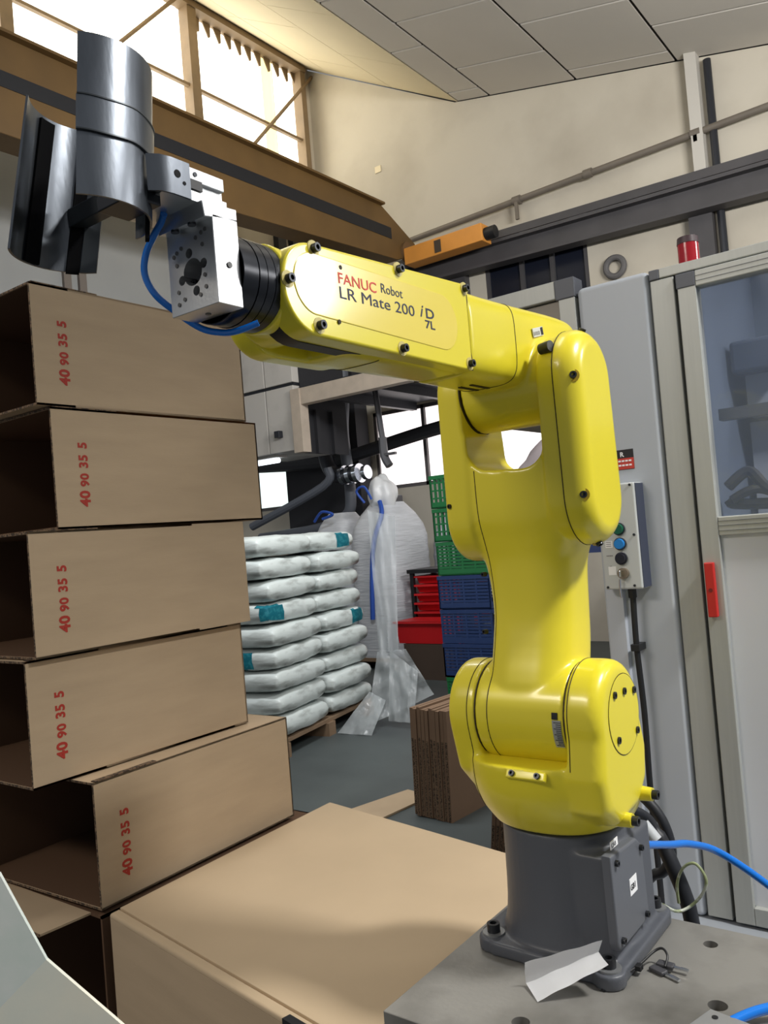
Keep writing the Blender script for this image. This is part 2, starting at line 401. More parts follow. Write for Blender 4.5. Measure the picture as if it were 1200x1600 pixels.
# ================================================================== CRANE + RUNWAY
cr = thing('overhead_crane', 'ochre crane bridge girder with a black stripe below the bright clerestory', 'crane', (-5.35, 4.0, 3.85))
bm = nb(); prism(bm, [(-1, 3.80), (4.4, 3.85), (7.3, 3.99), (7.55, 4.08), (7.72, 4.28), (7.05, 4.60), (-1, 4.60)], 'x', -5.5, -5.22, bev=.004, seg=1); obj('girder', bm, OCHRE, cr)
bm = nb(); box(bm, (-5.54, -1, 4.60), (-5.16, 7.04, 4.625)); obj('top_flange', bm, OCHRE, cr, smooth=False)
bm = nb(); prism(bm, [(-1, 4.18), (3.58, 4.199), (7.2, 4.225), (7.2, 4.365), (3.56, 4.329), (-1, 4.30)], 'x', -5.22, -5.214); obj('painted_stripe', bm, STRIPE, cr, smooth=False)
bm = nb(); prism(bm, circ((7.50, 4.12), .13, 20), 'x', -5.24, -5.18); obj('end_plate', bm, mat('rusty_brown', (108, 80, 48), .7), cr)
bm = nb(); box(bm, (-5.18, 7.38, 3.925), (-4.06, 7.6, 4.135), bev=.01); obj('end_truck', bm, ORANGE, cr)
bm = nb(); box(bm, (-4.72, 7.372, 3.95), (-4.63, 7.381, 4.10)); obj('marking_plate', bm, mat('dark_marking', (70, 60, 50), .6), cr, smooth=False)
bm = nb(); cyl(bm, (-4.06, 7.48, 4.02), (-3.93, 7.48, 4.02), .075, n=20); obj('buffer', bm, BLACK, cr)
rw = thing('crane_runway', 'dark grey crane runway beam carried along the far wall under the pipe', 'beam', (-3, 7.6, 3.6))
def zslope(x, z): return z-.022*(x+5)
bm = nb(); prism(bm, [(-5.6, 4.17), (2, 4.0), (2, 3.90), (-5.6, 4.085)], 'y', 7.78, 7.86); obj('crane_rail', bm, RAIL, rw, smooth=False)
bm = nb(); prism(bm, [(-5.6, 4.045), (2, 3.865), (2, 3.825), (-5.6, 4.01)], 'y', 7.70, 7.885); prism(bm, [(-5.6, 4.01), (2, 3.825), (2, 3.56), (-5.6, 3.81)], 'y', 7.80, 7.84); prism(bm, [(-5.6, 3.81), (2, 3.56), (2, 3.53), (-5.6, 3.78)], 'y', 7.70, 7.885)
obj('runway_beam', bm, RAIL, rw, smooth=False)
for x in (-3.05, -3.75, -1.7, -.9):
    bm = nb(); box(bm, (x-(.11 if x == -3.05 else .03), 7.79, zslope(x, 4.02)), (x+(.11 if x == -3.05 else .03), 7.86, zslope(x, 4.09))); obj('rail_clip', bm, RAIL, rw, smooth=False)
for x in (-4.75, -1.75):
    bm = nb(); box(bm, (x-.12, 7.885, 3.0), (x+.12, 8.0, zslope(x, 3.95))); obj('bracket', bm, RAIL, rw, smooth=False)
pp = thing('wall_pipe', 'long grey conduit pipe on brackets high across the cream wall', 'pipe', (-3, 7.85, 4.4))
bm = nb(); tube(bm, [(-5.4, 7.90, 4.43), (-1.0, 7.90, 4.54), (2, 7.90, 4.60)], .036, n=12, smooth=False); obj('pipe_run', bm, PIPEM, pp)
for x in (-3.83, -2.92, -1.72):
    bm = nb(); z = 4.43+.025*(x+5.4); tube(bm, [(x-.05, 7.90, z), (x+.05, 7.90, z+.001)], .052, n=12, smooth=False)
    if x != -2.92: box(bm, (x-.02, 7.86, z-.24 if x < -3 else z-.1), (x+.02, 7.89, z)); box(bm, (x-.02, 7.89, z-.02), (x+.02, 8.0, z+.01))
    obj('pipe_clamp', bm, PIPEM, pp)
bm = nb(); tube(bm, [(-1.55, 7.93, 3.0), (-1.55, 7.93, 5.25)], .04, n=10, smooth=False); tag(obj('vertical_conduit', bm, GALV), 'dark vertical conduit beside the pale wall post', 'pipe')
bm = nb(); box(bm, (-5.95, 7.985, 5.53), (-5.85, 8.0, 5.62), bev=.004); tag(obj('wall_plate', bm, mat('cream_plate', (225, 212, 180), .6)), 'small cream square plate on the cream wall below the clerestory', 'plate')
bm = nb(); pr = [(.115*math.cos(t), .115*math.sin(t)) for t in [2*PI*i/28 for i in range(28)]]
M1 = Matrix.Translation((-2.73, 7.96, 3.38)) @ Matrix.Rotation(PI/2, 4, 'X')
rg = [[bm.verts.new(M1 @ V(((.105+.035*math.cos(b))*math.cos(a), (.105+.035*math.cos(b))*math.sin(a), .035*math.sin(b)))) for b in [2*PI*j/10 for j in range(10)]] for a in [2*PI*i/28 for i in range(28)]]
for i in range(28):
    for j in range(10): bm.faces.new((rg[i][j], rg[(i+1) % 28][j], rg[(i+1) % 28][(j+1) % 10], rg[i][(j+1) % 10]))
tag(obj('wall_ring', bm, mat('grey_ring', (96, 94, 94), .7)), 'round grey pipe sleeve ring on the wall above the white cabinet', 'ring')

bm = nb(); box(bm, (-7.02, 7.00, 2.0), (-6.93, 7.16, 4.95)); tag(obj('steel_post', bm, GALV, smooth=False), 'dark steel post on the wall under the crane girder, left one', 'post')
bm = nb(); box(bm, (-7.02, 7.29, 2.0), (-6.93, 7.43, 4.98)); tag(obj('steel_post', bm, GALV, smooth=False), 'dark steel post on the wall under the crane girder, right one', 'post')
t = thing('wall_bracket', 'pair of grey brown bracket bars on the grey wall above the top carton', 'bracket', (-7.0, 3.9, 2.6))
for y in (3.78, 3.96):
    bm = nb(); box(bm, (-7.02, y, 2.6), (-6.98, y+.085, 3.60)); obj('bar', bm, mat('bracket_brown', (112, 104, 98), .6), t, smooth=False)
bm = nb(); box(bm, (-7.02, 3.865, 2.6), (-7.0, 3.96, 2.75)); obj('cross_bar', bm, GALV, t, smooth=False)

# ================================================================== ANNEX CLUTTER
wt = thing('white_duct_unit', 'large off-white panelled unit hanging above the sack pallet', 'duct', (-6.5, 6.3, 1.66))
OFFW = mat('off_white_panel', (196, 192, 186), .6, rgb2=(160, 156, 150), vscale=2, mask=(.5, .8))
for z0, z1 in ((1.66, 2.42), (2.46, 3.2), (3.24, 3.75)):
    for x0, x1 in ((-7.0, -6.42), (-6.41, -5.96)):
        bm = nb(); box(bm, (x0, 6.0, z0), (x1-.005, 6.9, z1), bev=.006); obj('panel', bm, OFFW, wt, smooth=False)
for z in (2.42, 3.2):
    bm = nb(); box(bm, (-7.0, 6.03, z), (-5.97, 6.88, z+.04)); obj('dark_joint', bm, GALV, wt, smooth=False)
bm = nb(); box(bm, (-7.0, 6.05, 3.75), (-6.0, 6.85, 4.0)); obj('hanger', bm, GALV, wt, smooth=False)
for x in (-6.78, -6.22):
    bm = nb(); box(bm, (x-.04, 5.93, 1.83), (x+.04, 6.0, 1.91), bev=.005); obj('latch', bm, GALV, wt, smooth=False)
bm = nb(); box(bm, (-5.98, 5.96, 1.62), (-5.84, 6.1, 2.36)); obj('post', bm, mat('beige_steel', (186, 172, 156), .7, var=.08), wt, smooth=False)
bm = nb(); box(bm, (-5.963, 6.11, 1.62), (-5.945, 6.92, 3.75)); box(bm, (-5.945, 6.3, 1.62), (-5.90, 6.36, 2.14)); box(bm, (-5.945, 6.6, 1.62), (-5.90, 6.66, 2.14)); obj('side_shade_sheet', bm, mat('deep_shade_dark', (40, 40, 44), .8), wt, smooth=False)  # dark sheet added over the pale side to stand for shadow
bmx = thing('mezzanine_beam', 'pale dirty mezzanine beam running behind the forearm of the robot', 'beam', (-4.5, 6.0, 2.2))
bm = nb(); prism(bm, [(-5.98, 2.17), (-3.2, 2.17), (-3.2, 2.36), (-5.98, 2.36)], 'y', 5.98, 6.10, bev=.004, seg=1); obj('beam', bm, mat('beige_steel', (186, 172, 156), .7, var=.08), bmx, smooth=False)
bm = nb(); box(bm, (-6.0, 6.1, 2.30), (-3.0, 7.95, 2.40)); obj('deck', bm, GALV, bmx, smooth=False)
for x in (-5.6, -4.9, -4.2, -3.6):
    bm = nb(); box(bm, (x-.04, 6.1, 2.2), (x+.04, 7.95, 2.30)); obj('joist', bm, GALV, bmx, smooth=False)
bm = nb(); box(bm, (-7.7, 7.6, FZ), (-6.62, 7.97, 3.6)); box(bm, (-6.62, 7.7, FZ), (-6.42, 7.97, 3.6)); tag(obj('dark_recess_block', bm, mat('deep_shade_dark', (40, 40, 44), .8)), 'dark block standing in for the shadowed recess behind the tangle of pipes', 'column')  # block put in for the unlit recess, its darkness painted as colour
bm = nb(); tube(bm, [(-6.50, 7.10, 3.6), (-6.50, 7.10, 2.4), (-6.50, 7.10, 1.79), (-6.42, 7.10, 1.48), (-6.2, 7.1, 1.38), (-5.95, 7.1, 1.42)], .10, n=14); pc = obj('bent_pipe', bm, GALV); tag(pc, 'thick black pipe bending to bright couplings beside the back window', 'pipe')
for x in (-6.20, -6.08, -5.96, -5.84):
    bm = nb(); cyl(bm, (x-.03, 7.1, 1.39), (x+.03, 7.1, 1.395), .125 if x < -5.9 else .09, n=18); obj('coupling', bm, CHROME, pc)
bm = nb(); tube(bm, [(-6.25, 7.32, 3.6), (-6.28, 7.32, 2.5), (-6.34, 7.32, 1.96), (-6.30, 7.32, 1.2), (-6.4, 7.32, .88), (-6.9, 7.3, .74), (-8.0, 7.3, .68)], .075, n=12); tag(obj('sagging_hose', bm, mat('grey_hose', (88, 92, 100), .5)), 'grey hose sagging from above down behind the sack pallet', 'hose')
bm = nb(); tube(bm, [(-8.3, 7.5, 1.74), (-6.8, 7.5, 1.64), (-6.2, 7.5, 1.70), (-4.85, 7.5, 1.86), (-3.6, 7.5, 1.90)], .088, n=10); tag(obj('level_pipe', bm, mat('near_black_pipe', (30, 31, 36), .6)), 'thick black pipe crossing level in front of the back windows', 'pipe')  # plain near-black pipe colour
bm = nb(); tube(bm, [(-7.6, 6.75, .84), (-6.4, 6.9, 1.27), (-6.3, 6.9, 1.5)], .055, n=10); tag(obj('slanted_pipe', bm, mat('grey_hose', (88, 92, 100), .5)), 'slanted grey pipe rising behind the sack pallet', 'pipe')
bm = nb(); tube(bm, [(-6.34, 6.96, 2.06), (-6.24, 6.96, 2.28)], .028, n=8, smooth=False); tag(obj('red_handle_bar', bm, mat('bright_red', (200, 50, 44), .5)), 'short red bar on the black vertical pipe', 'handle')
bm = nb(); box(bm, (-6.12, 7.45, .55), (-5.80, 7.8, 1.10), bev=.02); box(bm, (-6.0, 7.43, .80), (-5.9, 7.45, .95)); tag(obj('wall_cabinet', bm, mat('grey_case', (92, 92, 96), .5)), 'small grey electrical case below the bright couplings', 'electrical box')
bm = nb(); tube(bm, [(-5.22, 6.6, 2.3), (-5.17, 6.6, 1.72)], .035, n=8, smooth=False); tube(bm, [(-5.17, 6.6, 1.72), (-5.16, 6.6, 1.50), (-5.10, 6.6, 1.38)], .05, n=8); box(bm, (-5.16, 6.56, 1.50), (-4.98, 6.6, 1.53)); tag(obj('hanging_valve', bm, mat('grey_valve', (104, 104, 108), .4, metal=.4)), 'grey drop pipe with a tap hanging before the back window', 'pipe')
fl = thing('tube_lamp', 'short lit fluorescent tube lamp under the white unit', 'lamp', (-6.75, 6.2, 1.66))
bm = nb(); box(bm, (-7.0, 6.1, 1.632), (-6.42, 6.3, 1.66)); obj('lamp_case', bm, OFFW, fl, smooth=False)
bm = nb(); cyl(bm, (-6.95, 6.2, 1.60), (-6.47, 6.2, 1.60), .03, n=12); obj('tube', bm, TUBE, fl)

# ================================================================== SACKS ON PALLET
pal = thing('pallet', 'dark pallet under the stacked white sacks', 'pallet', (-3.9, 3.5, FZ))
SM = Matrix.Translation((-3.40, 2.83, 0)) @ Matrix.Rotation(R(11.5), 4, 'Z')     # local x: -left face, y: right face
bm = nb()
for i in range(5): box(bm, (-1.15+i*.235, -.02, FZ+.095), (-1.15+i*.235+.19, 1.38, FZ+.12), SM)
pal_top = obj('deck_boards', bm, WOOD, pal, smooth=False); pal_top['kind'] = 'stuff'
for y in (0, .62, 1.26):
    bm = nb(); box(bm, (-1.15, y, FZ), (0, y+.1, FZ+.095), SM); obj('bearer', bm, WOOD, pal, smooth=False)
def sack_mesh(seed, L=.712, Wd=.478, H=.153):
    bm = nb(); nu, nv = 22, 16
    def pt(u, v, s):
        e = (1-abs(u)**5)*(1-abs(v)**5); e = max(e, 0)**.24
        pin = 1-.06*(abs(u)*abs(v))**2
        n = noise.noise(V((u*2.2+seed*7, v*2.2, s*3)))*.30+noise.noise(V((u*6+seed*3, v*6, s*5)))*.10
        z = s*H/2*e*(1+n*.55)
        if s < 0: z = max(z, -H*.44)
        x = u*L/2*pin; y = v*Wd/2*pin
        k = noise.noise(V((u*3, v*3, seed+s)))*.012
        return V((y+k, x+k*.5, z+H*.46))
    g = {}
    for s in (1, -1):
        for i in range(nu+1):
            for j in range(nv+1):
                u = -1+2*i/nu; v = -1+2*j/nv
                edge = i in (0, nu) or j in (0, nv)
                if s == -1 and edge: g[s, i, j] = g[1, i, j]; continue
                g[s, i, j] = bm.verts.new(pt(math.sin(u*PI/2)*.98 if abs(u) < 1 else u, math.sin(v*PI/2)*.98 if abs(v) < 1 else v, s))
        for i in range(nu):
            for j in range(nv):
                q = [g[s, i, j], g[s, i+1, j], g[s, i+1, j+1], g[s, i, j+1]]
                bm.faces.new(q if s == 1 else q[::-1])
    bmesh.ops.recalc_face_normals(bm, faces=bm.faces)
    me = bpy.data.meshes.new('sack'); bm.to_mesh(me); bm.free(); me.materials.append(BAGM)
    me.polygons.foreach_set('use_smooth', [True]*len(me.polygons)); return me
SK = [sack_mesh(s) for s in (1, 2, 3, 4)]
def patch(me, y0, y1, z0, z1, side):
    """teal print following the film: faces of the sack's side lifted 3 mm."""
    b = bmesh.new(); b.from_mesh(me); b.normal_update()
    fs = []
    for f in b.faces:
        c = f.calc_center_median()
        if side == 'x' and c.x > .14 and y0 < c.y < y1 and z0 < c.z < z1: fs.append(f)
        if side == 'y' and c.y < -.22 and y0 < c.x < y1 and z0 < c.z < z1: fs.append(f)
    out = nb(); mp = {}
    for f in fs:
        vs = []
        for v in f.verts:
            if v not in mp: mp[v] = out.verts.new(v.co+v.normal*.003)
            vs.append(mp[v])
        out.faces.new(vs)
    b.free()
    if not fs: return out
    bmesh.ops.solidify(out, geom=out.faces[:], thickness=.002)
    return out
prints = {}
LH = .153
teal_at = {(8, 0, 1): ('x', .05, .24), (5, 0, 0): ('x', -.34, -.16), (4, 0, 1): ('x', .10, .30), (2, 0, 0): ('x', -.32, -.10), (3, 0, 0): ('y', -.2, .03), (7, 0, 0): ('y', -.22, -.02)}
where = {0: 'bottom layer', 1: 'second layer', 2: 'third layer', 3: 'fourth layer', 4: 'middle layer', 5: 'sixth layer', 6: 'seventh layer', 7: 'eighth layer', 8: 'top layer'}
for k in range(9):
    for (ci, yi) in ((0, 0), (0, 1), (1, 0)):
        me = SK[(k*3+ci*2+yi) % 4]
        o = bpy.data.objects.new('sack', me); COL.objects.link(o)
        jx, jy, ja = random.uniform(-.02, .02), random.uniform(-.015, .015), random.uniform(-2.5, 2.5)
        lean = -.012*k
        p = SM @ V((-.24-ci*.485+jx+lean*0.6, .36+yi*.715+jy, FZ+.126+k*LH))
        o.location = p; o.rotation_euler = (R(random.uniform(-1, 1)), R(random.uniform(-1, 1)), R(11.5+ja))
        col_ = 'near column at the front corner' if (ci, yi) == (0, 0) else ('far column toward the clear film' if ci == 0 else 'left column behind the cartons')
        t = teal_at.get((k, ci, yi))
        tag(o, f"white film sack{' with teal print' if t else ''}, {where[k]} of the {col_}", 'sack', 'white sacks stacked on the pallet')
        if t and t[0] != 'top':
            b = patch(me, t[1], t[2], .03 if t[0] == 'x' else .02, .125, t[0])
            if len(b.faces): obj('teal_print', b, TEAL, o)
            else: b.free()
# bulk bags behind
def bulk(name, cx, cy, w, d, z0, h, label, neck=True, seed=0):
    t = thing(name, label, 'bulk bag', (cx, cy, z0))
    bm = nb(); n = 40; rings = []
    secs = 26
    for i in range(secs+1):
        f = i/secs; z = z0+h*f
        s = 1.0+.05*math.sin(f*PI) if f < .80 else 1.0-.55*((f-.80)/.20)**1.6
        rg = []
        for j in range(n):
            a = 2*PI*j/n; c, q = math.cos(a), math.sin(a)
            px = math.copysign(abs(c)**.6, c); py = math.copysign(abs(q)**.6, q)
            k = 1+.03*noise.noise(V((px*3+seed, py*3, f*9)))+.014*math.sin(f*70+3*noise.noise(V((px*2, py*2, f*3+seed))))
            rg.append(bm.verts.new((cx+px*w/2*s*k, cy+py*d/2*s*k, z)))
        rings.append(rg)
    for A, B in zip(rings, rings[1:]):
        for j in range(n):
            q = (j+1) % n; bm.faces.new((A[j], A[q], B[q], B[j]))
    bm.faces.new(rings[0][::-1]); bm.faces.new(rings[-1])
    obj('bag_body', bm, BULK, t)
    if neck:
        bm = nb(); bmesh.ops.create_icosphere(bm, subdivisions=4, radius=.20)
        for v in bm.verts:
            v.co *= 1+.22*noise.noise(v.co*9+V((seed, 0, 0)))
            v.co = V((v.co.x*.8, v.co.y*.8, v.co.z*1.1))+V((cx+.02, cy-.1, z0+h+.08))
        obj('tied_neck', bm, mat('white_bag_film', (214, 216, 218), .35, bump=.2, bscale=10), t)
    return t
b1 = bulk('bulk_bag', -4.92, 6.25, .66, .8, FZ+.13, 1.66, 'tall white bulk bag with a blue strap behind the sack pallet', seed=1)
bm = nb(); tube(bm, [(-4.90, 5.80, -.30), (-4.86, 5.79, .1), (-4.80, 5.80, .52), (-4.76, 5.92, .80), (-4.83, 6.0, .95)], .026, n=6); obj('strap', bm, STRAP, b1)
bm = nb(); tube(bm, [(-5.0, 5.95, .95), (-5.06, 5.9, 1.08), (-4.95, 5.9, 1.12), (-4.9, 5.95, .98)], .014, n=6); obj('lifting_loop', bm, STRAP, b1)
b2 = bulk('bulk_bag', -4.42, 7.16, .75, .76, FZ+.13, 1.55, 'wide white bulk bag beside the crate stack, right of the blue strap', neck=False, seed=5)
b3 = bulk('bulk_bag', -5.62, 6.3, .60, .6, FZ+.13, 1.60, 'white bulk bag with a blue tie left of the strapped one', neck=False, seed=9)
bm = nb(); tube(bm, [(-5.75, 5.95, .80), (-5.6, 5.92, .90), (-5.45, 5.93, .86), (-5.6, 5.92, .82)], .016, n=6); obj('tie', bm, STRAP, b3)
for x0, x1, y0, y1, lb_ in ((-5.95, -4.57, 5.85, 6.68, 'wooden pallet under the strapped white bulk bag'), (-4.82, -4.02, 6.76, 7.56, 'wooden pallet under the wide white bulk bag')):
    pl2 = thing('pallet', lb_, 'pallet', ((x0+x1)/2, (y0+y1)/2, FZ))
    bm = nb(); box(bm, (x0, y0, FZ+.09), (x1, y1, FZ+.13)); obj('deck', bm, WOOD, pl2, smooth=False)
    for f in (0, .5, 1):
        bm = nb(); xx = x0+(x1-x0-.13)*f; box(bm, (xx, y0, FZ), (xx+.13, y1, FZ+.09)); obj('bearer', bm, WOOD, pl2, smooth=False)
# grey bag seen through the gap of the robot arm
b = nb(); bmesh.ops.create_icosphere(b, subdivisions=4, radius=.5)
for v in b.verts:
    v.co *= 1+.12*noise.noise(v.co*5); v.co = V((v.co.x*.95, v.co.y*.6, max(v.co.z*1.0, -.33)))+V((-2.50, 5.58, .80))
gb = tag(obj('grey_sack', b, mat('grey_woven', (150, 140, 142), .8, bump=.5, bscale=5)), 'bulging grey sack on the blue rack seen through the gap in the robot arm', 'sack')
rk = thing('blue_rack', 'dark blue storage rack seen through the gap in the robot arm', 'rack', (-2.7, 5.6, FZ))
NAVY = mat('navy_rack_paint', (42, 54, 92), .5, var=.1)
bm = nb(); box(bm, (-3.35, 5.1, .31), (-1.85, 6.1, .47)); obj('shelf_beam', bm, NAVY, rk, smooth=False)
for x in (-3.35, -1.93):
    for y in (5.1, 6.02):
        bm = nb(); box(bm, (x, y, FZ), (x+.08, y+.08, .31)); obj('leg', bm, NAVY, rk, smooth=False)
for i in range(4):
    bm = nb(); box(bm, (-3.1+i*.1, 5.09, .36), (-3.05+i*.1, 5.1, .43)); obj('paper_tag', bm, PAPER, rk, smooth=False)

# clear film hanging from the sacks
def filmgrid(name, P, parent=None, nu=14, nv=18, amp=.03, seed=0, m=FILM):
    bm = nb(); a, b_, c, d = [V(p) for p in P]; g = []
    for i in range(nv+1):
        row = []
        for j in range(nu+1):
            u, v = j/nu, i/nv
            p = (a*(1-u)+b_*u)*(1-v)+(d*(1-u)+c*u)*v
            k = noise.noise(V((u*3.5+seed, v*3, 1)))*amp+noise.noise(V((u*9+seed, v*7, 5)))*amp*.5
            row.append(bm.verts.new(p+V((.6, -.8, 0))*k+V((0, 0, 1))*k*.3))
        g.append(row)
    for i in range(nv):
        for j in range(nu): bm.faces.new((g[i][j], g[i][j+1], g[i+1][j+1], g[i+1][j]))
    bmesh.ops.solidify(bm, geom=bm.faces[:], thickness=.002)
    return obj(name, bm, m, parent, ang=80)
ft = thing('plastic_film', 'clear plastic wrap hanging from the sacks and crumpled on the floor', 'plastic film', (-3.5, 4.1, FZ))
filmgrid('hanging_strip', [(-3.60, 4.20, .80), (-3.30, 4.16, .72), (-3.27, 4.02, -.32), (-3.46, 4.02, -.32)], ft, seed=2, amp=.05)
filmgrid('crumpled_skirt', [(-3.46, 4.0, -.32), (-3.20, 4.02, -.30), (-2.93, 3.96, -.62), (-3.42, 3.75, -.84)], ft, seed=5, amp=.07)
filmgrid('floor_scrap', [(-3.45, 3.85, -.60), (-3.30, 3.85, -.66), (-3.22, 3.55, -.845), (-3.52, 3.52, -.845)], ft, seed=8, amp=.04)
filmgrid('drooping_fold', [(-3.30, 3.95, -.30), (-3.05, 3.95, -.45), (-3.02, 3.80, -.80), (-3.25, 3.80, -.80)], ft, seed=11, amp=.05)

# ================================================================== CRATES, RED BINS
CH = .268
def crate_mesh(m, slot):
    bm = nb(); w, d, h = .47, .42, CH-.004; t = .012
    box(bm, (-w/2, -d/2, 0), (w/2, d/2, .012))
    nx = 11 if slot else 4
    for y0 in (-d/2, d/2-t):
        box(bm, (-w/2, y0-.004, h-.03), (w/2, y0+t+.004, h)); box(bm, (-w/2, y0, 0), (w/2, y0+t, .05))
        for i in range(nx+1):
            x = -w/2+i*(w-.016)/nx; box(bm, (x, y0, .05), (x+.016, y0+t, h-.03))
        rows = 3 if slot else 7
        for i in range(rows):
            z = .05+(h-.08)*(i+.5)/rows; box(bm, (-w/2, y0+.001, z-(.006 if slot else .010)), (w/2, y0+t-.001, z+(.006 if slot else .010)))
    for x0 in (-w/2, w/2-t):
        box(bm, (x0-.004, -d/2, h-.03), (x0+t+.004, d/2, h)); box(bm, (x0, -d/2, 0), (x0+t, d/2, .05))
        for i in range(7):
            y = -d/2+i*(d-.016)/6; box(bm, (x0, y, .05), (x0+t, y+.016, h-.03))
    me = bpy.data.meshes.new('crate'); bmesh.ops.recalc_face_normals(bm, faces=bm.faces); bm.to_mesh(me); bm.free(); me.materials.append(m); return me
cms = {'g': crate_mesh(CGREEN, True), 'b': crate_mesh(CBLUE, False), 'g2': crate_mesh(CGREEN, False)}
lab = ['green plastic crate on the floor, bottom of the crate stack', 'navy blue plastic crate just above the bottom green crate', 'navy blue plastic crate in the middle of the three blue ones', 'navy blue plastic crate directly under the green crates', 'green plastic crate lowest of the upper three, on the blue ones', 'green plastic crate second from the top of the stack', 'green slotted plastic crate on top of the crate stack']
for i, k in enumerate(['g2', 'b', 'b', 'b', 'g2', 'g', 'g']):
    o = bpy.data.objects.new('plastic_crate', cms[k]); COL.objects.link(o)
    o.location = (-2.875+random.uniform(-.008, .008), 4.62, FZ+.002+i*CH); o.rotation_euler.z = R(random.uniform(-.8, .8))
    tag(o, lab[i], 'crate', 'plastic crates stacked behind the robot')
rb = thing('bin_stand', 'black stand holding red bins behind the crate stack', 'stand', (-4.2, 6.1, FZ))
for y in (5.92, 6.32):
    bm = nb(); box(bm, (-4.46, y, FZ), (-4.42, y+.04, .19)); obj('post', bm, BLACK, rb, smooth=False)
for z in (.16, -.38):
    bm = nb(); box(bm, (-4.48, 5.90, z), (-3.7, 6.37, z+.04)); obj('shelf', bm, BLACK, rb, smooth=False)
def bin_(x0, x1, y0, y1, z0, z1, label):
    bm = nb()
    prism(bm, [(y0+.03, z0), (y1, z0), (y1, z1), (y0-.02, z1), (y0, z1-.03)], 'x', x0, x1); prism(bm, [(y0-.03, z1-.02), (y0, z1-.02), (y0, z1), (y0-.03, z1)], 'x', x0-.02, x1)
    tag(obj('red_bin', bm, CRED, smooth=False), label, 'bin', 'red plastic bins on the black stand')
bin_(-4.36, -3.6, 5.48, 5.82, -.50, -.28, 'large red plastic bin at the foot of the black stand')
for i, n in enumerate(('lowest', 'second lowest', 'middle', 'second highest', 'topmost')):
    bin_(-4.40, -3.75, 5.92+.012*i, 6.3, -.32+i*.092, -.236+i*.092, f'small red plastic bin, {n} of the five on the black stand')
bm = nb(); box(bm, (-4.30, 5.50, FZ), (-3.65, 5.80, -.505)); tag(obj('wooden_block', bm, mat('dark_timber', (70, 56, 46), .8), smooth=False), 'dark timber block under the large red bin', 'block')

# ================================================================== CARTONS
CW, CL, CHH, CT = .42, .55, .240, .004
def carton_bm():
    # x: -CW..0 (number face at x=0), y: 0..CL (open end y=0), z 0..CHH
    b = {}
    bm = nb(); box(bm, (-CT, 0, 0), (0, CL, CHH)); box(bm, (-CW, 0, 0), (-CW+CT, CL, CHH)); box(bm, (-CW, CL-CT, 0), (0, CL, CHH)); box(bm, (-CW, 0, 0), (0, CL, CT)); box(bm, (-CW, 0.0, CHH-CT), (0, CL, CHH))
    b['body'] = bm
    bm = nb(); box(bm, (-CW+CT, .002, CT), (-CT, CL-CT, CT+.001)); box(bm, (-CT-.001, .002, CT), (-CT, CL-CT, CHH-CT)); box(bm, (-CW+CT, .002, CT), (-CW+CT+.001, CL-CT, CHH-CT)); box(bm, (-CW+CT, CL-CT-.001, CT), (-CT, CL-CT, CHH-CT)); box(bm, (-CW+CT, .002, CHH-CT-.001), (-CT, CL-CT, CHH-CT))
    b['inside_shade_lining'] = bm  # thin dark sheets that paint the shading inside the carton
    bm = nb(); e = .0006
    box(bm, (-CT, -e, 0), (0, 0, CHH)); box(bm, (-CW, -e, 0), (0, 0, CT)); box(bm, (-CW, -e, CHH-CT), (0, 0, CHH)); box(bm, (-CW, -e, 0), (-CW+CT, 0, CHH))
    b['cut_edge'] = bm
    bm = nb(); box(bm, (-.012, .004, CHH), (.0008, .15, CHH+.0022)); b['gap_shade_strip'] = bm  # dark strip painting the shading in the gap between stacked cartons
    return b
def carton_proto(label):
    t = thing('carton', label, 'carton', (0, 0, 0), 'open cartons in the leaning stack')
    b = carton_bm()
    obj('body', b['body'], KRAFT, t, smooth=False); obj('inside_shade_lining', b['inside_shade_lining'], KRAFTI, t, smooth=False); obj('cut_edge', b['cut_edge'], KEDGE, t, smooth=False); obj('gap_shade_strip', b['gap_shade_strip'], KEDGE, t, smooth=False)
    tx = nb()
    for s, z, sz, bd in (('40', .055, .031, .0011), ('90', .095, .026, .0009), ('35', .132, .027, .0009), ('5', .1715, .027, .0009)):
        merge(tx, textbm(s, sz, (.0003, .0735, z-.012), (0, 0, 1), (0, -1, 0), .0003, bold=bd, space=1.05))
    obj('printed_number', tx, REDINK, t, smooth=False, wn=False)
    return t
cl = ['open brown carton on top of the leaning stack', 'open brown carton second from the top, jutting a little right', 'open brown carton in the middle of the leaning stack', 'open brown carton just above the askew one', 'open brown carton jutting out askew against the flat carton top']
base = carton_proto(cl[0])
Z5 = -.077; Hs = .2425
spots = [(-.93, -.212, Z5+4*Hs, 0.3), (-.93, -.186, Z5+3*Hs, -.2), (-.93, -.250, Z5+2*Hs, .2), (-.95, -.262, Z5+Hs, .4), (-.885, -.180, Z5, 2.2)]
for i, (x, y, z, a) in enumerate(spots):
    o = base if i == 0 else copytree(base)
    o.location = (x, y, z); o.rotation_euler = (0, 0, R(a)); o['label'] = cl[i]
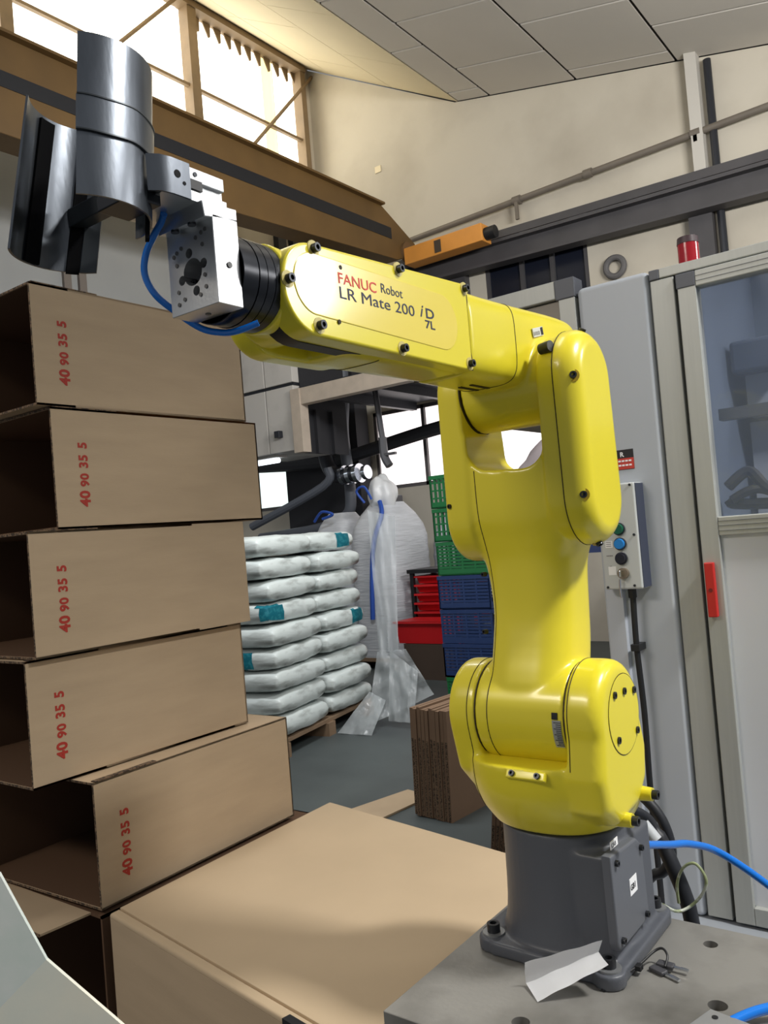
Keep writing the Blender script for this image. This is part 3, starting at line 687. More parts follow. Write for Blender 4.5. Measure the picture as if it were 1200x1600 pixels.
# carton under the askew one (black mouth, flap folded outward)
t = thing('carton', 'open dark-mouthed carton at the bottom with its flap folded outward', 'carton', (-1.4, .1, FZ), 'open cartons in the leaning stack')
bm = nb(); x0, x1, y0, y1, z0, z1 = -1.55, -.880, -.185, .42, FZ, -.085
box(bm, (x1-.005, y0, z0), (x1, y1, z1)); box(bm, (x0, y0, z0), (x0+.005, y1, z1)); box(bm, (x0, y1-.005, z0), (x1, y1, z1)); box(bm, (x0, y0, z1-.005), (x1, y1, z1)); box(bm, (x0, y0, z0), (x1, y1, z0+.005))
obj('body', bm, KRAFTI, t, smooth=False)  # whole body in the darkened inside colour, shading painted in
bm = nb(); prism(bm, [(-1.5, -.185), (-.915, -.185), (-.922, -.285), (-1.5, -.285)], 'z', -.088, -.084); obj('flap', bm, KRAFT, t, smooth=False)
bm = nb(); prism(bm, [(-1.5, -.285), (-.922, -.285), (-.922, -.287), (-1.5, -.287)], 'z', -.0885, -.0835); obj('flap_edge', bm, KEDGE, t, smooth=False)
# big flat carton
ft_ = -.07
t = thing('large_carton', 'large closed carton with a broad flat lid between stack and robot', 'carton', (-.5, .1, FZ))
A, B, Cc, D = (-.85, -.187), (-.874, .467), (-.188, .345), (-.190, -.292)
def lerp(a, b, f): return (a[0]+(b[0]-a[0])*f, a[1]+(b[1]-a[1])*f)
bm = nb(); prism(bm, [A, B, Cc, D], 'z', FZ, ft_-.009); obj('body', bm, KRAFT, t, smooth=False)
iA, iD = lerp(A, B, .035), lerp(D, Cc, .035)
bm = nb(); prism(bm, [iA, B, Cc, iD], 'z', ft_-.0085, ft_, bev=.0015, seg=2, side='b'); obj('lid_panel', bm, KRAFTL, t)
bm = nb(); prism(bm, [A, lerp(A, B, .033), lerp(D, Cc, .033), D], 'z', ft_-.0085, ft_-.001, bev=.005, seg=3, side='b'); obj('folded_edge', bm, KRAFTL, t)
bm = nb(); q0, q1 = lerp(A, D, .80), lerp(A, D, .97)
prism(bm, [(q0[0], q0[1]-.003), (q1[0], q1[1]-.003), (q1[0]+.003, q1[1]+.010), (q0[0]+.003, q0[1]+.010)], 'z', ft_-.010, ft_+.0006); obj('hand_slot', bm, DARKV, t, smooth=False)
# flattened cartons leaning behind the flat one
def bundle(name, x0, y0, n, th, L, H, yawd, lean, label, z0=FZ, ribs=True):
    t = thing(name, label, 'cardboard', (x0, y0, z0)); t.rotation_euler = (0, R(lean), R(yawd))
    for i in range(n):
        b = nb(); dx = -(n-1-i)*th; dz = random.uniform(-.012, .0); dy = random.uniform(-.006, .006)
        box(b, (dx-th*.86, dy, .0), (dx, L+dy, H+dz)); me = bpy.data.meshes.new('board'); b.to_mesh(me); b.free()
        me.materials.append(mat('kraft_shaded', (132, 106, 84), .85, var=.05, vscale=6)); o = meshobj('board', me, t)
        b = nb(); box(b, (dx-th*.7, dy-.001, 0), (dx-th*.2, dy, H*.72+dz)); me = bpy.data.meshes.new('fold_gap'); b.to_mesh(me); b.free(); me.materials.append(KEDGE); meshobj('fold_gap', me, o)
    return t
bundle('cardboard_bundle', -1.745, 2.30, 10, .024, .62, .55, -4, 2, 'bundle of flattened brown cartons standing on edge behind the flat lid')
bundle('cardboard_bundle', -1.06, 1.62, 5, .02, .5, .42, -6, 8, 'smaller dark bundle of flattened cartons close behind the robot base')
bm = nb(); prism(bm, [(-2.34, 2.22), (-2.24, 2.62), (-2.06, 2.58), (-2.10, 2.16)], 'z', FZ+.002, FZ+.012); tag(obj('cardboard_sheet', bm, KRAFT, smooth=False), 'loose brown cardboard sheet lying on the floor by the tall bundle', 'cardboard')
# the two bundles stand on pallets of cartons on the floor
# ================================================================== TABLE
def table_top():
    b = nb(); box(b, (-.13, -.285, -.035), (.80, .105, 0), bev=.0015)
    c = nb()
    for x, y, r in ((.170, .055, .0095), (.216, -.083, .0115), (.029, -.224, .011)): cyl(c, (x, y, -.05), (x, y, .02), r, n=24)
    me = bpy.data.meshes.new('cut'); bmesh.ops.recalc_face_normals(c, faces=c.faces); c.to_mesh(me); c.free()
    o = bpy.data.objects.new('cut', me); COL.objects.link(o)
    r = evalmesh(b, [('BOOLEAN', dict(operation='DIFFERENCE', object=o, solver='EXACT', use_self=True))])
    bpy.data.objects.remove(o); bpy.data.meshes.remove(me); return r
wt_ = thing('work_table', 'heavy ground steel plate table carrying the robot, with drilled holes', 'table', (.3, -.09, FZ))
obj('top_plate', table_top(), TABLE, wt_, ang=40)
DBR = mat('dark_brown_steel', (62, 56, 50), .6)
bm = nb(); box(bm, (-.125, -.28, -.10), (.79, .10, -.035)); obj('apron', bm, DBR, wt_, smooth=False)
for x in (-.12, .70):
    for y in (-.275, .02):
        bm = nb(); box(bm, (x, y, FZ), (x+.08, y+.075, -.10)); obj('leg', bm, DBR, wt_, smooth=False)
bm = nb(); prism(bm, [(.204, -.156), (.217, -.113), (.30, -.128), (.30, -.20), (.21, -.20)], 'z', 0.0005, .012, bev=.001, seg=2); ap = tag(obj('steel_plate', bm, ALU), 'small pale steel plate lying at the near right corner of the table', 'plate')
bm = nb(); cyl(bm, (.226, -.128, .0115), (.226, -.128, .0128), .0035, n=12); obj('drilled_hole', bm, DARKV, ap)

# ================================================================== ROBOT
rob = thing('industrial_robot', 'yellow six-axis industrial robot on a dark grey base bolted to the steel table', 'robot', (0, 0, 0))
# --- base
bm = nb()
prism(bm, [(-.108, -.075), (-.075, -.108), (.085, -.112), (.108, -.085), (.108, .085), (.085, .108), (-.085, .108), (-.108, .085)], 'z', 0, .018)
loft(bm, [(.0, 0, 0, .10, .10), (.02, 0, 0, .096, .096), (.06, .0, 0, .089, .089), (.17, .0, 0, .087, .087)], p=2.2, n=48)
box(bm, (.0, -.080, .0), (.092, .075, .150)); 
for x, y in ((-.084, -.084), (.09, -.098), (.086, .086), (-.084, .084)): cyl(bm, (x, y, 0), (x, y, .019), .021, n=24)
bs = obj('base', cast(bm, .0028, 5), DGREY, rob, ang=60)
bm = nb(); prism(bm, [(-.088, .156), (.002, .150), (.020, .136), (.026, .040), (.012, .034), (-.080, .034), (-.086, .045)], 'x', .088, .1005, bev=.0035, seg=3, side='b'); pn = obj('connector_panel', bm, mat('panel_grey', (98, 101, 108), .4), bs)
for y, z in ((-.074, .144), (.012, .134), (-.074, .046), (.013, .044)): bolt((.1, y, z), (1, 0, 0), pn, .75)
bm = nb(); box(bm, (.1005, -.035, .086), (.1010, -.010, .108)); lb = obj('cable_label', bm, PAPER, pn, smooth=False)
obj('label_text', textbm('GB1', .0105, (.1011, -.0335, .0925), (0, 1, 0), (0, 0, 1), .0002, bold=.0003), BLACK, pn, smooth=False, wn=False)
bm = nb(); box(bm, (.0915, -.066, .156), (.0925, -.042, .166)); obj('rating_label', bm, PAPER, bs, smooth=False)
obj('label_text', textbm('CAB', .008, (.0926, -.064, .158), (0, 1, 0), (0, 0, 1), .0002), BLACK, bs, smooth=False, wn=False)
for x, y in ((-.084, -.084), (.09, -.098), (.086, .086), (-.084, .084)):
    bm = nb(); cyl(bm, (x, y, .0185), (x, y, .0215), .0155, n=24); w = obj('washer', bm, CHROME if False else mat('zinc_washer', (150, 152, 154), .4, metal=.6), rob)
    bolt((x, y, .0215), (0, 0, 1), w, 1.65)
# --- turret
bm = nb()
loft(bm, [(.173, 0, 0, .093, .093), (.184, 0, -.001, .100, .101), (.205, .0, -.008, .108, .110), (.235, .0, -.016, .112, .117), (.272, .0, -.022, .110, .116)], p=2.3, n=48)
right = stadium((-.048, .33), (-.048, .331), .072, n=20)[:0]
def arcpts(c, r, a0, a1, n=18): return [(c[0]+r*math.cos(R(a0+(a1-a0)*i/n)), c[1]+r*math.sin(R(a0+(a1-a0)*i/n))) for i in range(n+1)]
prR = arcpts((-.047, .328), .073, 195, -5) + [(.040, .272), (.032, .225), (-.005, .196), (-.075, .19), (-.112, .215), (-.124, .26)]
prism(bm, prR, 'x', .066, .115, bev=.016, seg=5, side='b')
prL = arcpts((-.047, .328), .070, 190, -10) + [(.045, .24), (.045, .19), (-.04, .19), (-.10, .25)]
prism(bm, prL, 'x', -.112, -.066, bev=.010, seg=3, side='a')
tu = obj('turret', cast(bm, .0028, 22), YEL, rob, ang=70)
bm = nb(); prism(bm, circ((-.038, .328), .052, 40), 'x', .1100, .1160, bev=.001, seg=2, side='b'); cv = obj('shoulder_cover', bm, YEL, tu)
bm = nb(); prism(bm, circ((-.038, .328), .0528, 40), 'x', .1100, .1155); obj('cover_joint', bm, SEAM, tu)
for y, z in ((-.067, .358), (-.034, .357), (.0, .352), (.0, .298), (-.066, .300)): bolt((.1125, y, z), (1, 0, 0), cv, .85)
for y, z in ((-.058, .196), (.020, .206)):
    bm = nb(); cyl(bm, (.085, y, z), (.122, y, z), .0115, .009, n=18); lg = obj('stop_boss', bm, YEL, tu)
    bolt((.122, y, z), (1, 0, 0), lg, 1.15)
gp = onsurf(tu, V((.016, -.13, .262)), V((0, -1, .35)).normalized())
M2 = Matrix.Translation(gp) @ Matrix.Rotation(R(-30), 4, 'X')
bm = nb(); box(bm, (-.028, -.003, -.006), (.028, .005, .006), M2, bev=.002); kb = obj('grease_plate', bm, YEL, tu)
for x in (-.018, .018): bolt(M2 @ V((x, -.002, 0)), M2.to_3x3() @ V((0, -1, 0)), kb, .7)
# --- upper arm
bm = nb()
cyl(bm, (-.0665, -.047, .328), (.0665, -.047, .328), .070, n=48)
loft(bm, [(.30, 0, -.047, .058, .062), (.36, 0, -.042, .060, .066), (.42, 0, -.026, .061, .062), (.47, 0, -.018, .061, .058), (.53, .0, -.020, .066, .058), (.565, .002, -.026, .080, .060), (.60, .003, -.034, .094, .062), (.65, .004, -.038, .097, .060), (.715, .004, -.040, .097, .058)], p=3.2, n=44)
prism(bm, stadium((-.040, .62), (-.045, .775), .062, .060), 'x', .062, .096)
prism(bm, stadium((-.036, .60), (-.040, .775), .062, .058), 'x', -.100, -.058, bev=.012, seg=3, side='a')
# saddle of the fork is cut round
ua0 = bm
c = nb(); prism(c, [(-.056, .9)]+[(-.024+.032*math.cos(R(a)), .696+.032*math.sin(R(a))) for a in range(180, 271, 10)]+[(.028+.033*math.cos(R(a)), .694+.033*math.sin(R(a))) for a in range(270, 361, 10)]+[(.061, .9)], 'y', -.2, .2)
me = bpy.data.meshes.new('cut'); bmesh.ops.recalc_face_normals(c, faces=c.faces); c.to_mesh(me); c.free()
cu_ = bpy.data.objects.new('cut', me); COL.objects.link(cu_)
r1 = evalmesh(bm, [('REMESH', dict(mode='VOXEL', voxel_size=.003)), ('BOOLEAN', dict(operation='DIFFERENCE', object=cu_, solver='EXACT', use_self=True))])
bpy.data.objects.remove(cu_); bpy.data.meshes.remove(me)
ua = obj('upper_arm', cast(r1, .0028, 9), YEL, rob, ang=75)
prc = stadium((-.037, .618), (-.043, .775), .066, .064, n=20)
bm = nb(); prism(bm, prc, 'x', .088, .121, bev=.026, seg=6, side='b'); ec = obj('elbow_cover', bm, YEL, ua, ang=60)
bm = nb(); prism(bm, stadium((-.037, .618), (-.043, .775), .0665, .0645, n=20), 'x', .0872, .0884); obj('cover_joint', bm, SEAM, ua)
for y, z, nr in ((-.083, .768, (.5, -.85, .1)), (-.083, .618, (.5, -.85, 0)), (-.038, .834, (.5, -.1, .85)), (-.043, .556, (.5, -.2, -.85))):
    n_ = V(nr).normalized(); M3 = onsurf(ec, V((.103, y, z)), n_)
    bm = nb(); cyl(bm, M3-n_*.02, M3-n_*.0005, .0085, n=16); pk = obj('bolt_pocket', bm, mat('pocket_yellow', (180, 150, 20), .5), ec)
    bolt(M3-n_*.002, n_, pk, .85)
for z, y in ((.79, -.083), (.62, -.093), (.52, -.060), (.44, -.070)): bolt((-.088 if z > .6 else -.062, y-.003, z), (-.4, -1, 0), ua, .6)
seam('seam', ua, (-.046, 0, 0), (1, 0, 0), lambda p: p.y < -.02 and p.z < .665 and p.z > .262, SEAM, ua)
seam('seam', tu, (.072, 0, 0), (1, 0, 0), lambda p: p.z > .27 and p.y < 0.02, SEAM, tu)
seam('seam', tu, (-.078, 0, 0), (1, 0, 0), lambda p: p.z > .20 and p.y < .02, SEAM, tu)
for (x0, x1) in ((-.0668, -.0650), (.0650, .0668)):
    bm = nb(); prism(bm, circ((-.047, .328), .0692, 48), 'x', x0, x1); obj('joint_ring', bm, SEAM, ua)
# angle scale plate at the shoulder
def curved(bm, r, a0, a1, x0, x1, c=(-.047, .328), n=8, th=.0006):
    P = arcpts(c, r, a0, a1, n)+arcpts(c, r-th, a1, a0, n); prism(bm, P, 'x', x0, x1)
bm = nb(); curved(bm, .0706, 176, 206, .050, .062); ag = obj('angle_scale', bm, mat('scale_silver', (168, 170, 168), .4, metal=.4), ua)
bm = nb()
for i in range(13): curved(bm, .0711, 178+i*2.1, 178.5+i*2.1, .055 if i % 3 else .052, .062, n=1)
obj('scale_marks', bm, BLACK, ag, smooth=False)
bm = nb(); curved(bm, .0711, 168, 175, .050, .058, n=4); obj('zero_mark', bm, BLACK, ag, smooth=False)
# --- elbow housing + forearm
ZF = .8195
bm = nb()
cyl(bm, (-.058, -.040, .777), (.074, -.040, .777), .056, n=44)
def tubeY(bm, y0, y1, cx, cz, a, b, p=4, secs=None):
    S = secs or [(y0, cx, cz, a, b), (y1, cx, cz, a, b)]
    t = nb(); loft(t, [(y, cx_, cz_, a_, b_) for y, cx_, cz_, a_, b_ in S], p=p, n=44)
    merge(bm, t, Matrix(((1, 0, 0, 0), (0, 0, 1, 0), (0, 1, 0, 0), (0, 0, 0, 1))))
tubeY(bm, 0, 0, 0, 0, 0, 0, p=4.5, secs=[(-.235, 0, .823, .047, .053), (-.19, 0, .823, .048, .053), (-.12, 0, .824, .050, .054), (.03, .002, .828, .050, .056), (.075, .002, .834, .046, .046), (.088, .002, .836, .036, .036)])
eh = obj('elbow_housing', cast(bm, .0028, 7), YEL, rob, ang=75)
seam('seam', eh, (0, -.125, 0), (0, 1, 0), lambda p: p.z > .77, SEAM, eh)
bm = nb(); prism(bm, circ((-.041, .777), .0575, 44), 'x', .0700, .0716); obj('joint_ring', bm, SEAM, eh)
bm = nb(); prism(bm, circ((-.041, .777), .0575, 44), 'x', -.0590, -.0575); obj('joint_ring', bm, SEAM, eh)
bm = nb(); prism(bm, circ((-.041, .777), .057, 44), 'x', .0716, .088); obj('pivot_disc', bm, YEL, eh)
bm = nb(); cyl(bm, (.070, -.095, .812), (.086, -.099, .813), .0075, n=20); obj('stop_pin', bm, BLACK, eh)
bm = nb(); M4 = Matrix.Translation((.052, -.062, .844)) @ Matrix.Rotation(R(14), 4, 'X'); box(bm, (-.0005, -.016, -.006), (.0008, .016, .006), M4); tp = obj('angle_scale', bm, mat('scale_white', (214, 216, 214), .4), eh, smooth=False)
bm = nb(); box(bm, (.0008, .008, -.005), (.0012, .015, .005), M4)
for i in range(5): box(bm, (.0008, -.014+i*.004, -.004), (.0012, -.013+i*.004, .001), M4)
obj('scale_marks', bm, BLACK, tp, smooth=False)
bm = nb(); box(bm, (-.015, -.17, .7688), (-.010, -.125, .7702)); box(bm, (.002, -.17, .7688), (.007, -.125, .7702)); obj('vent_slot', bm, SEAM, eh, smooth=False)
bm = nb()
tubeY(bm, 0, 0, 0, 0, 0, 0, p=5, secs=[(-.440, -.012, .821, .040, .046), (-.42, -.010, .821, .044, .049), (-.32, -.004, .823, .046, .051), (-.238, -.001, .824, .046, .052)])
prism(bm, stadium((-.487, .8155), (-.40, .818), .043, .045), 'x', -.060, -.030, bev=.008, seg=3, side='a')
fa = obj('forearm', cast(bm, .0028, 6), YEL, rob, ang=75)
bm = nb(); prism(bm, stadium((-.5055, ZF-.001), (-.42, ZF+.001), .0445, .0465), 'x', .004, .022); obj('seal', bm, BLACK, fa)
outl = arcpts((-.508, .8185), .0435, 265, 95, 22) + [(-.234, .8775), (-.232, .8760), (-.232, .7745), (-.234, .773)]
bm = nb(); prism(bm, outl, 'x', .022, .0455, bev=.003, seg=3, side='b'); fc = obj('forearm_cover', bm, YEL, fa, ang=40)
bm = nb(); prism(bm, [(-.2335, .7740), (-.2315, .7740), (-.2315, .8768), (-.2335, .8768)], 'x', -.04, .0452); obj('cover_joint', bm, SEAM, fa, smooth=False)
lp = arcpts((-.508, .8235), .0295, 262, 98, 18) + arcpts((-.293, .8225), .0320, 88, -88, 16)
bm = nb(); prism(bm, lp, 'x', .0440, .0464, bev=.0012, seg=2, side='b'); lpn = obj('name_panel', bm, YELC, fc)
XT = .0466
def ftext(s, size, y, z, m, bold=0, shear=0, sx=1.0):
    obj('lettering', textbm(s, size, (XT, y, z), (0, 1, .02), (0, -.02, 1), .00015, bold=bold, shear=shear, sx=sx), m, lpn, smooth=False, wn=False)
ORI = mat('orange_red_print', (226, 74, 52), .5); BLP = mat('blue_black_print', (28, 36, 66), .5)
ftext('FANUC', .0150, -.476, .8310, ORI, .0001, sx=1.24)
ftext('Robot', .0140, -.408, .8345, BLP, 0, sx=1.1)
ftext('LR Mate 200', .0165, -.476, .8165, BLP, 0, sx=1.50)
ftext('i', .0195, -.339, .8212, BLP, .0002, shear=.35, sx=1.1); ftext('D', .0155, -.328, .8215, BLP, .0002, sx=1.6)
ftext('7L', .0125, -.330, .8100, BLP, .0002, sx=1.6)
for y, z in ((-.470, .847), (-.478, .793)):
    bm = nb(); cyl(bm, (.0458, y, z), (.0468, y, z), .0022, n=10); obj('rivet_hole', bm, SEAM, lpn)
for y, z in ((-.507, .857), (-.545, .821), (-.507, .785), (-.372, .866), (-.376, .781), (-.238, .871), (-.239, .781)):
    bm = nb(); cyl(bm, (.0445, y, z), (.0460, y, z), .0078, n=18); pk = obj('bolt_pocket', bm, mat('pocket_pale', (206, 190, 110), .4), fc)
    bolt((.046, y, z), (1, 0, 0), pk, .80)
seam('seam', fa, (0, -.405, .80), (0, .8, .6), lambda p: p.z < .79 and p.x < .02, SEAM, fa)
# --- wrist and flange
WX, WZ = .003, .822
bm = nb(); cyl(bm, (-.030, -.503, .820), (.010, -.503, .820), .041, n=36); tubeY(bm, 0, 0, 0, 0, 0, 0, p=2.2, secs=[(-.500, 0, .820, .034, .036), (-.530, WX, WZ, .040, .040), (-.546, WX, WZ, .041, .041)])
wr = obj('wrist', cast(bm, .0025, 4), YEL, rob, ang=75)
bm = nb()
for y0, y1, r in ((-.556, -.546, .0400), (-.566, -.557, .0400), (-.576, -.567, .0400), (-.594, -.577, .0395)): cyl(bm, (WX, y0, WZ), (WX, y1, WZ), r, n=40)
cyl(bm, (WX, -.594, WZ), (WX, -.546, WZ), .0385, n=40)
obj('tool_flange', bm, BLKG, wr)

# ================================================================== GRIPPER
gr = thing('gripper', 'aluminium gripper with two curved sheet steel jaws on the robot wrist', 'gripper', (.009, -.61, .82))
bm = nb(); box(bm, (-.021, -.622, .788), (.038, -.594, .862), bev=.0008)
c = nb(); PC = V((.0095, -.61, .8205)); cyl(c, PC-V((0, .03, 0)), PC+V((0, .012, 0)), .0115, n=28)
for dx, dz in ((.014, .004), (-.014, -.004), (-.003, .0165), (.003, -.0165)): cyl(c, PC+V((dx, -.03, dz)), PC+V((dx, .012, dz)), .0042, n=16)
me = bpy.data.meshes.new('cut'); bmesh.ops.recalc_face_normals(c, faces=c.faces); c.to_mesh(me); c.free(); cu_ = bpy.data.objects.new('cut', me); COL.objects.link(cu_)
bm = evalmesh(bm, [('BOOLEAN', dict(operation='DIFFERENCE', object=cu_, solver='EXACT', use_self=True))]); bpy.data.objects.remove(cu_); bpy.data.meshes.remove(me)
pt_ = obj('adapter_plate', bm, ALU, gr, ang=35)
bm = nb(); cyl(bm, PC+V((0, .006, 0)), PC+V((0, .0125, 0)), .0185, n=28); obj('flange_core', bm, BLKG, pt_)
for dx, dz in ((.014, .004), (-.014, -.004), (-.003, .0165), (.003, -.0165)): bolt(PC+V((dx, .004, dz)), (0, -1, 0), pt_, .6)
for dx, dz in ((-.022, .018), (-.018, .0205), (-.012, .023), (.007, .027), (.014, .0295), (.019, .031), (-.019, .010), (.0145, .0195), (.015, -.006), (.0155, -.016), (.008, -.021), (-.019, -.013), (-.0195, -.0235), (-.012, -.0205)):
    bm = nb(); cyl(bm, PC+V((dx, -.0128, dz)), PC+V((dx, -.0118, dz)), .0018, n=12); obj('drilled_hole', bm, mat('hole_grey', (96, 96, 96), .5, metal=.5), pt_)
for p_, n_ in (((.0385, -.607, .822), (1, 0, 0)), ((.008, -.607, .7878), (0, 0, -1))):
    bm = nb(); cyl(bm, V(p_)-V(n_)*.001, V(p_)+V(n_)*.0006, .0026, n=14); obj('set_screw', bm, mat('hole_grey', (96, 96, 96), .5, metal=.5), pt_)
bm = nb(); prism(bm, [(-.630, .8575), (-.594, .8625), (-.594, .872), (-.632, .870)], 'x', -.021, .038, bev=.0006, seg=1); br = obj('angle_bracket', bm, ALU, gr, ang=30)
for x in (.0185, -.003):
    bm = nb(); cyl(bm, (x, -.627, .8560), (x, -.627, .8580), .0035, n=14); obj('bracket_screw', bm, BOLT, br)
bm = nb(); box(bm, (-.034, -.665, .870), (.033, -.600, .878)); box(bm, (-.034, -.645, .878), (.030, -.602, .893)); gbd = obj('gripper_body', bm, ALU, gr, smooth=False)
bm = nb(); box(bm, (.026, -.668, .886), (.0335, -.602, .897), bev=.0006); obj('slide_rail', bm, ALU, gbd, smooth=False)
bm = nb(); box(bm, (.026, -.668, .872), (.0335, -.640, .8795), bev=.0006); obj('slide_rail', bm, ALU, gbd, smooth=False)
bm = nb(); box(bm, (.020, -.647, .8795), (.0337, -.626, .8875)); obj('slide_slot', bm, BLACK, gbd, smooth=False)
for y, z in ((-.661, .892), (-.633, .892), (-.660, .8755)):
    bm = nb(); cyl(bm, (.0333, y, z), (.0342, y, z), .0020, n=12); obj('rail_screw', bm, BOLT, gbd)
# jaws
def shell(bm, cx, cy, r, a0, a1, z0, z1, tilt, th=.0018, n=26, rag=None):
    rows = []
    for i in range(n+1):
        a = R(a0+(a1-a0)*i/n); p = V((math.cos(a), math.sin(a), 0))
        rows.append([V((cx, cy, 0))+p*r, V((cx, cy, 0))+p*(r-th)])
    A = []
    for z in (z0, z1):
        sh = V((0, tilt*(z-.91), z)); A.append([[bm.verts.new(q+sh) for q in row] for row in rows])
    lo, hi = A
    for i in range(n):
        bm.faces.new((lo[i][0], lo[i+1][0], hi[i+1][0], hi[i][0])); bm.faces.new((lo[i][1], hi[i][1], hi[i+1][1], lo[i+1][1]))
        bm.faces.new((hi[i][0], hi[i+1][0], hi[i+1][1], hi[i][1])); bm.faces.new((lo[i][0], lo[i][1], lo[i+1][1], lo[i+1][0]))
    for i in (0, n): bm.faces.new((lo[i][0], hi[i][0], hi[i][1], lo[i][1]))
bm = nb(); TJ = .09
shell(bm, -.0245, -.6975, .0545, -36, 92, .852, .977, TJ); ja = obj('jaw', bm, STEEL, gr, ang=50)
ja['label'] = 'convex polished sheet steel jaw with a welded band'
bm = nb(); shell(bm, -.0245, -.6975, .0558, -36.5, 92, .9005, .9275, TJ, th=.0014); obj('clamp_band', bm, STEEL, ja, ang=50)
bm = nb()
for z in (.9005, .9275): tube(bm, [V((-.0245+.0558*math.cos(R(a)), -.6975+.0558*math.sin(R(a))+TJ*(z-.91), z+.0006*math.sin(a*1.7))) for a in range(-36, 92, 4)], .0009, n=5, smooth=False)
obj('weld_bead', bm, DSTEEL, ja)
bm = nb(); shell(bm, -.0245, -.6975, .0525, 52, 62, .840, .88, TJ, th=.003); obj('rubber_strip', bm, mat('matte_foam_rubber', (13, 13, 15), .95, spec=.1), ja)
TB = .19
bm = nb(); shell(bm, -.049, -.674, .0550, 136, 238, .839, .973, TB); jb = obj('jaw', bm, STEEL, gr, ang=50); jb['label'] = 'open concave sheet steel jaw lined with black rubber strips'
bm = nb(); shell(bm, -.049, -.674, .0532, 188, 206, .840, .969, TB, th=.0022); obj('rubber_strip', bm, mat('matte_foam_rubber', (13, 13, 15), .95, spec=.1), jb)
bm = nb(); shell(bm, -.049, -.674, .0532, 149, 161, .837, .965, TB, th=.0022); obj('rubber_strip', bm, mat('matte_foam_rubber', (13, 13, 15), .95, spec=.1), jb)
bm = nb(); shell(bm, -.049, -.674, .0525, 133, 148, .838, .95, TB, th=.0022); obj('side_lip', bm, DSTEEL, jb, smooth=False)
# fingers joining jaws to slide
bm = nb(); prism(bm, [(.0336, -.640), (.0356, -.640), (.0356, -.658), (.0335, -.668), (.0270, -.676), (.0250, -.674), (.0316, -.667), (.0336, -.658)], 'z', .869, .898); fgA = obj('finger', bm, STEEL, gr, ang=50)
for y, z, s in ((-.653, .886, .0032), (-.6465, .880, .0016)):
    bm = nb(); cyl(bm, (.0350, y, z), (.0360, y, z), s, n=14); obj('finger_hole', bm, DARKV, fgA)
bm = nb(); box(bm, (-.100, -.664, .880), (-.030, -.650, .896), bev=.001); fgB = obj('finger', bm, DSTEEL, gr, smooth=False); fgB['label'] = 'dark finger reaching back to the open jaw'
bm = nb(); box(bm, (-.020, -.690, .862), (.022, -.660, .874), bev=.001); obj('slide_block', bm, BLKG, gr, smooth=False)
bm = nb(); tube(bm, [(.000, -.640, .868), (-.008, -.637, .864), (-.021, -.635, .857), (-.033, -.635, .845), (-.037, -.635, .828), (-.034, -.628, .811), (-.029, -.612, .798), (-.020, -.592, .784), (-.004, -.582, .778), (.014, -.580, .776), (.03, -.570, .781)], .0030, n=12)
tag(obj('air_hose', bm, BLUEH), 'short blue air hose looping beside the gripper adapter plate', 'hose')

# ================================================================== MACHINE ENCLOSURE
YC = .60
col_ = thing('white_column_cabinet', 'tall white enamelled cabinet column directly behind the robot', 'cabinet', (-.085, .75, -.231))
bm = nb(); box(bm, (-.163, YC, -.231), (-.008, .95, 1.083)); bmesh.ops.bevel(bm, geom=bm.edges[:], offset=.012, segments=4, affect='EDGES', profile=.5); cb = obj('cabinet_body', bm, WHITEP, col_)
bm = nb(); box(bm, (-.124, YC-.0008, .682), (-.070, YC, .724)); sg = obj('warning_sign', bm, mat('sign_black', (28, 26, 28), .5), cb, smooth=False)
bm = nb(); box(bm, (-.124, YC-.0014, .683), (-.070, YC-.0008, .706)); obj('sign_red_field', bm, mat('sign_red', (200, 58, 44), .5), sg, smooth=False)
tx = textbm('DANGER', .0135, (-.122, YC-.0016, .7105), (1, 0, 0), (0, 0, 1), .0001, bold=.0003); merge(tx, textbm('HIGH VOLTAGE', .0068, (-.120, YC-.0020, .6975), (1, 0, 0), (0, 0, 1), .0001)); merge(tx, textbm('KEEP CLEAR', .0068, (-.116, YC-.0020, .687), (1, 0, 0), (0, 0, 1), .0001))
tx.free()
tx = textbm('R', .0135, (-.0985, YC-.0016, .7095), (1, 0, 0), (0, 0, 1), .0001, bold=.0004)
for z in (.6985, .6895):
    for i in range(6): box(tx, (-.118+i*.0075, YC-.0020, z), (-.1125+i*.0075, YC-.0014, z+.0035))
obj('sign_lettering', tx, PAPER, sg, smooth=False, wn=False)
bm = nb(); box(bm, (-.152, YC-.001, -.2), (-.112, YC, .435)); box(bm, (-.150, YC-.016, -.2), (-.114, YC-.001, .435)); obj('cable_trunk', bm, mat('pale_trunking', (188, 194, 204), .4), cb, smooth=False)
# control box
cx = thing('control_box', 'grey push-button box with green, blue and black buttons on the white column', 'control box', (-.10, .57, .43))
bm = nb(); box(bm, (-.138, .552, .436), (-.058, .600, .653), bev=.004); kb_ = obj('case', bm, mat('pale_grey_case', (196, 200, 200), .45), cx)
bm = nb(); box(bm, (-.0585, .556, .438), (-.0565, .600, .651)); obj('case_side_strip', bm, mat('strip_dark_blue', (60, 66, 84), .6), cx, smooth=False)  # thin dark strip over the right side of the case
for z, c_, nm in ((.560, (14, 92, 66), 'green_button'), (.5295, (34, 128, 206), 'blue_button'), (.4995, (30, 30, 40), 'black_button')):
    bm = nb(); cyl(bm, (-.0965, .547, z), (-.0965, .552, z), .0128, n=28); rng = obj('button_ring', bm, mat('button_ring', (40, 44, 56), .4), cx)
    bm = nb(); cyl(bm, (-.0965, .541, z), (-.0965, .547, z), .0098, .011, n=28); obj(nm, bm, pl('btn_'+nm, c_, .3), rng)
bm = nb(); cyl(bm, (-.0945, .543, .469), (-.0945, .552, .469), .0112, n=28); ks = obj('key_switch', bm, mat('brushed_brass', (150, 136, 118), .35, metal=.7), cx)
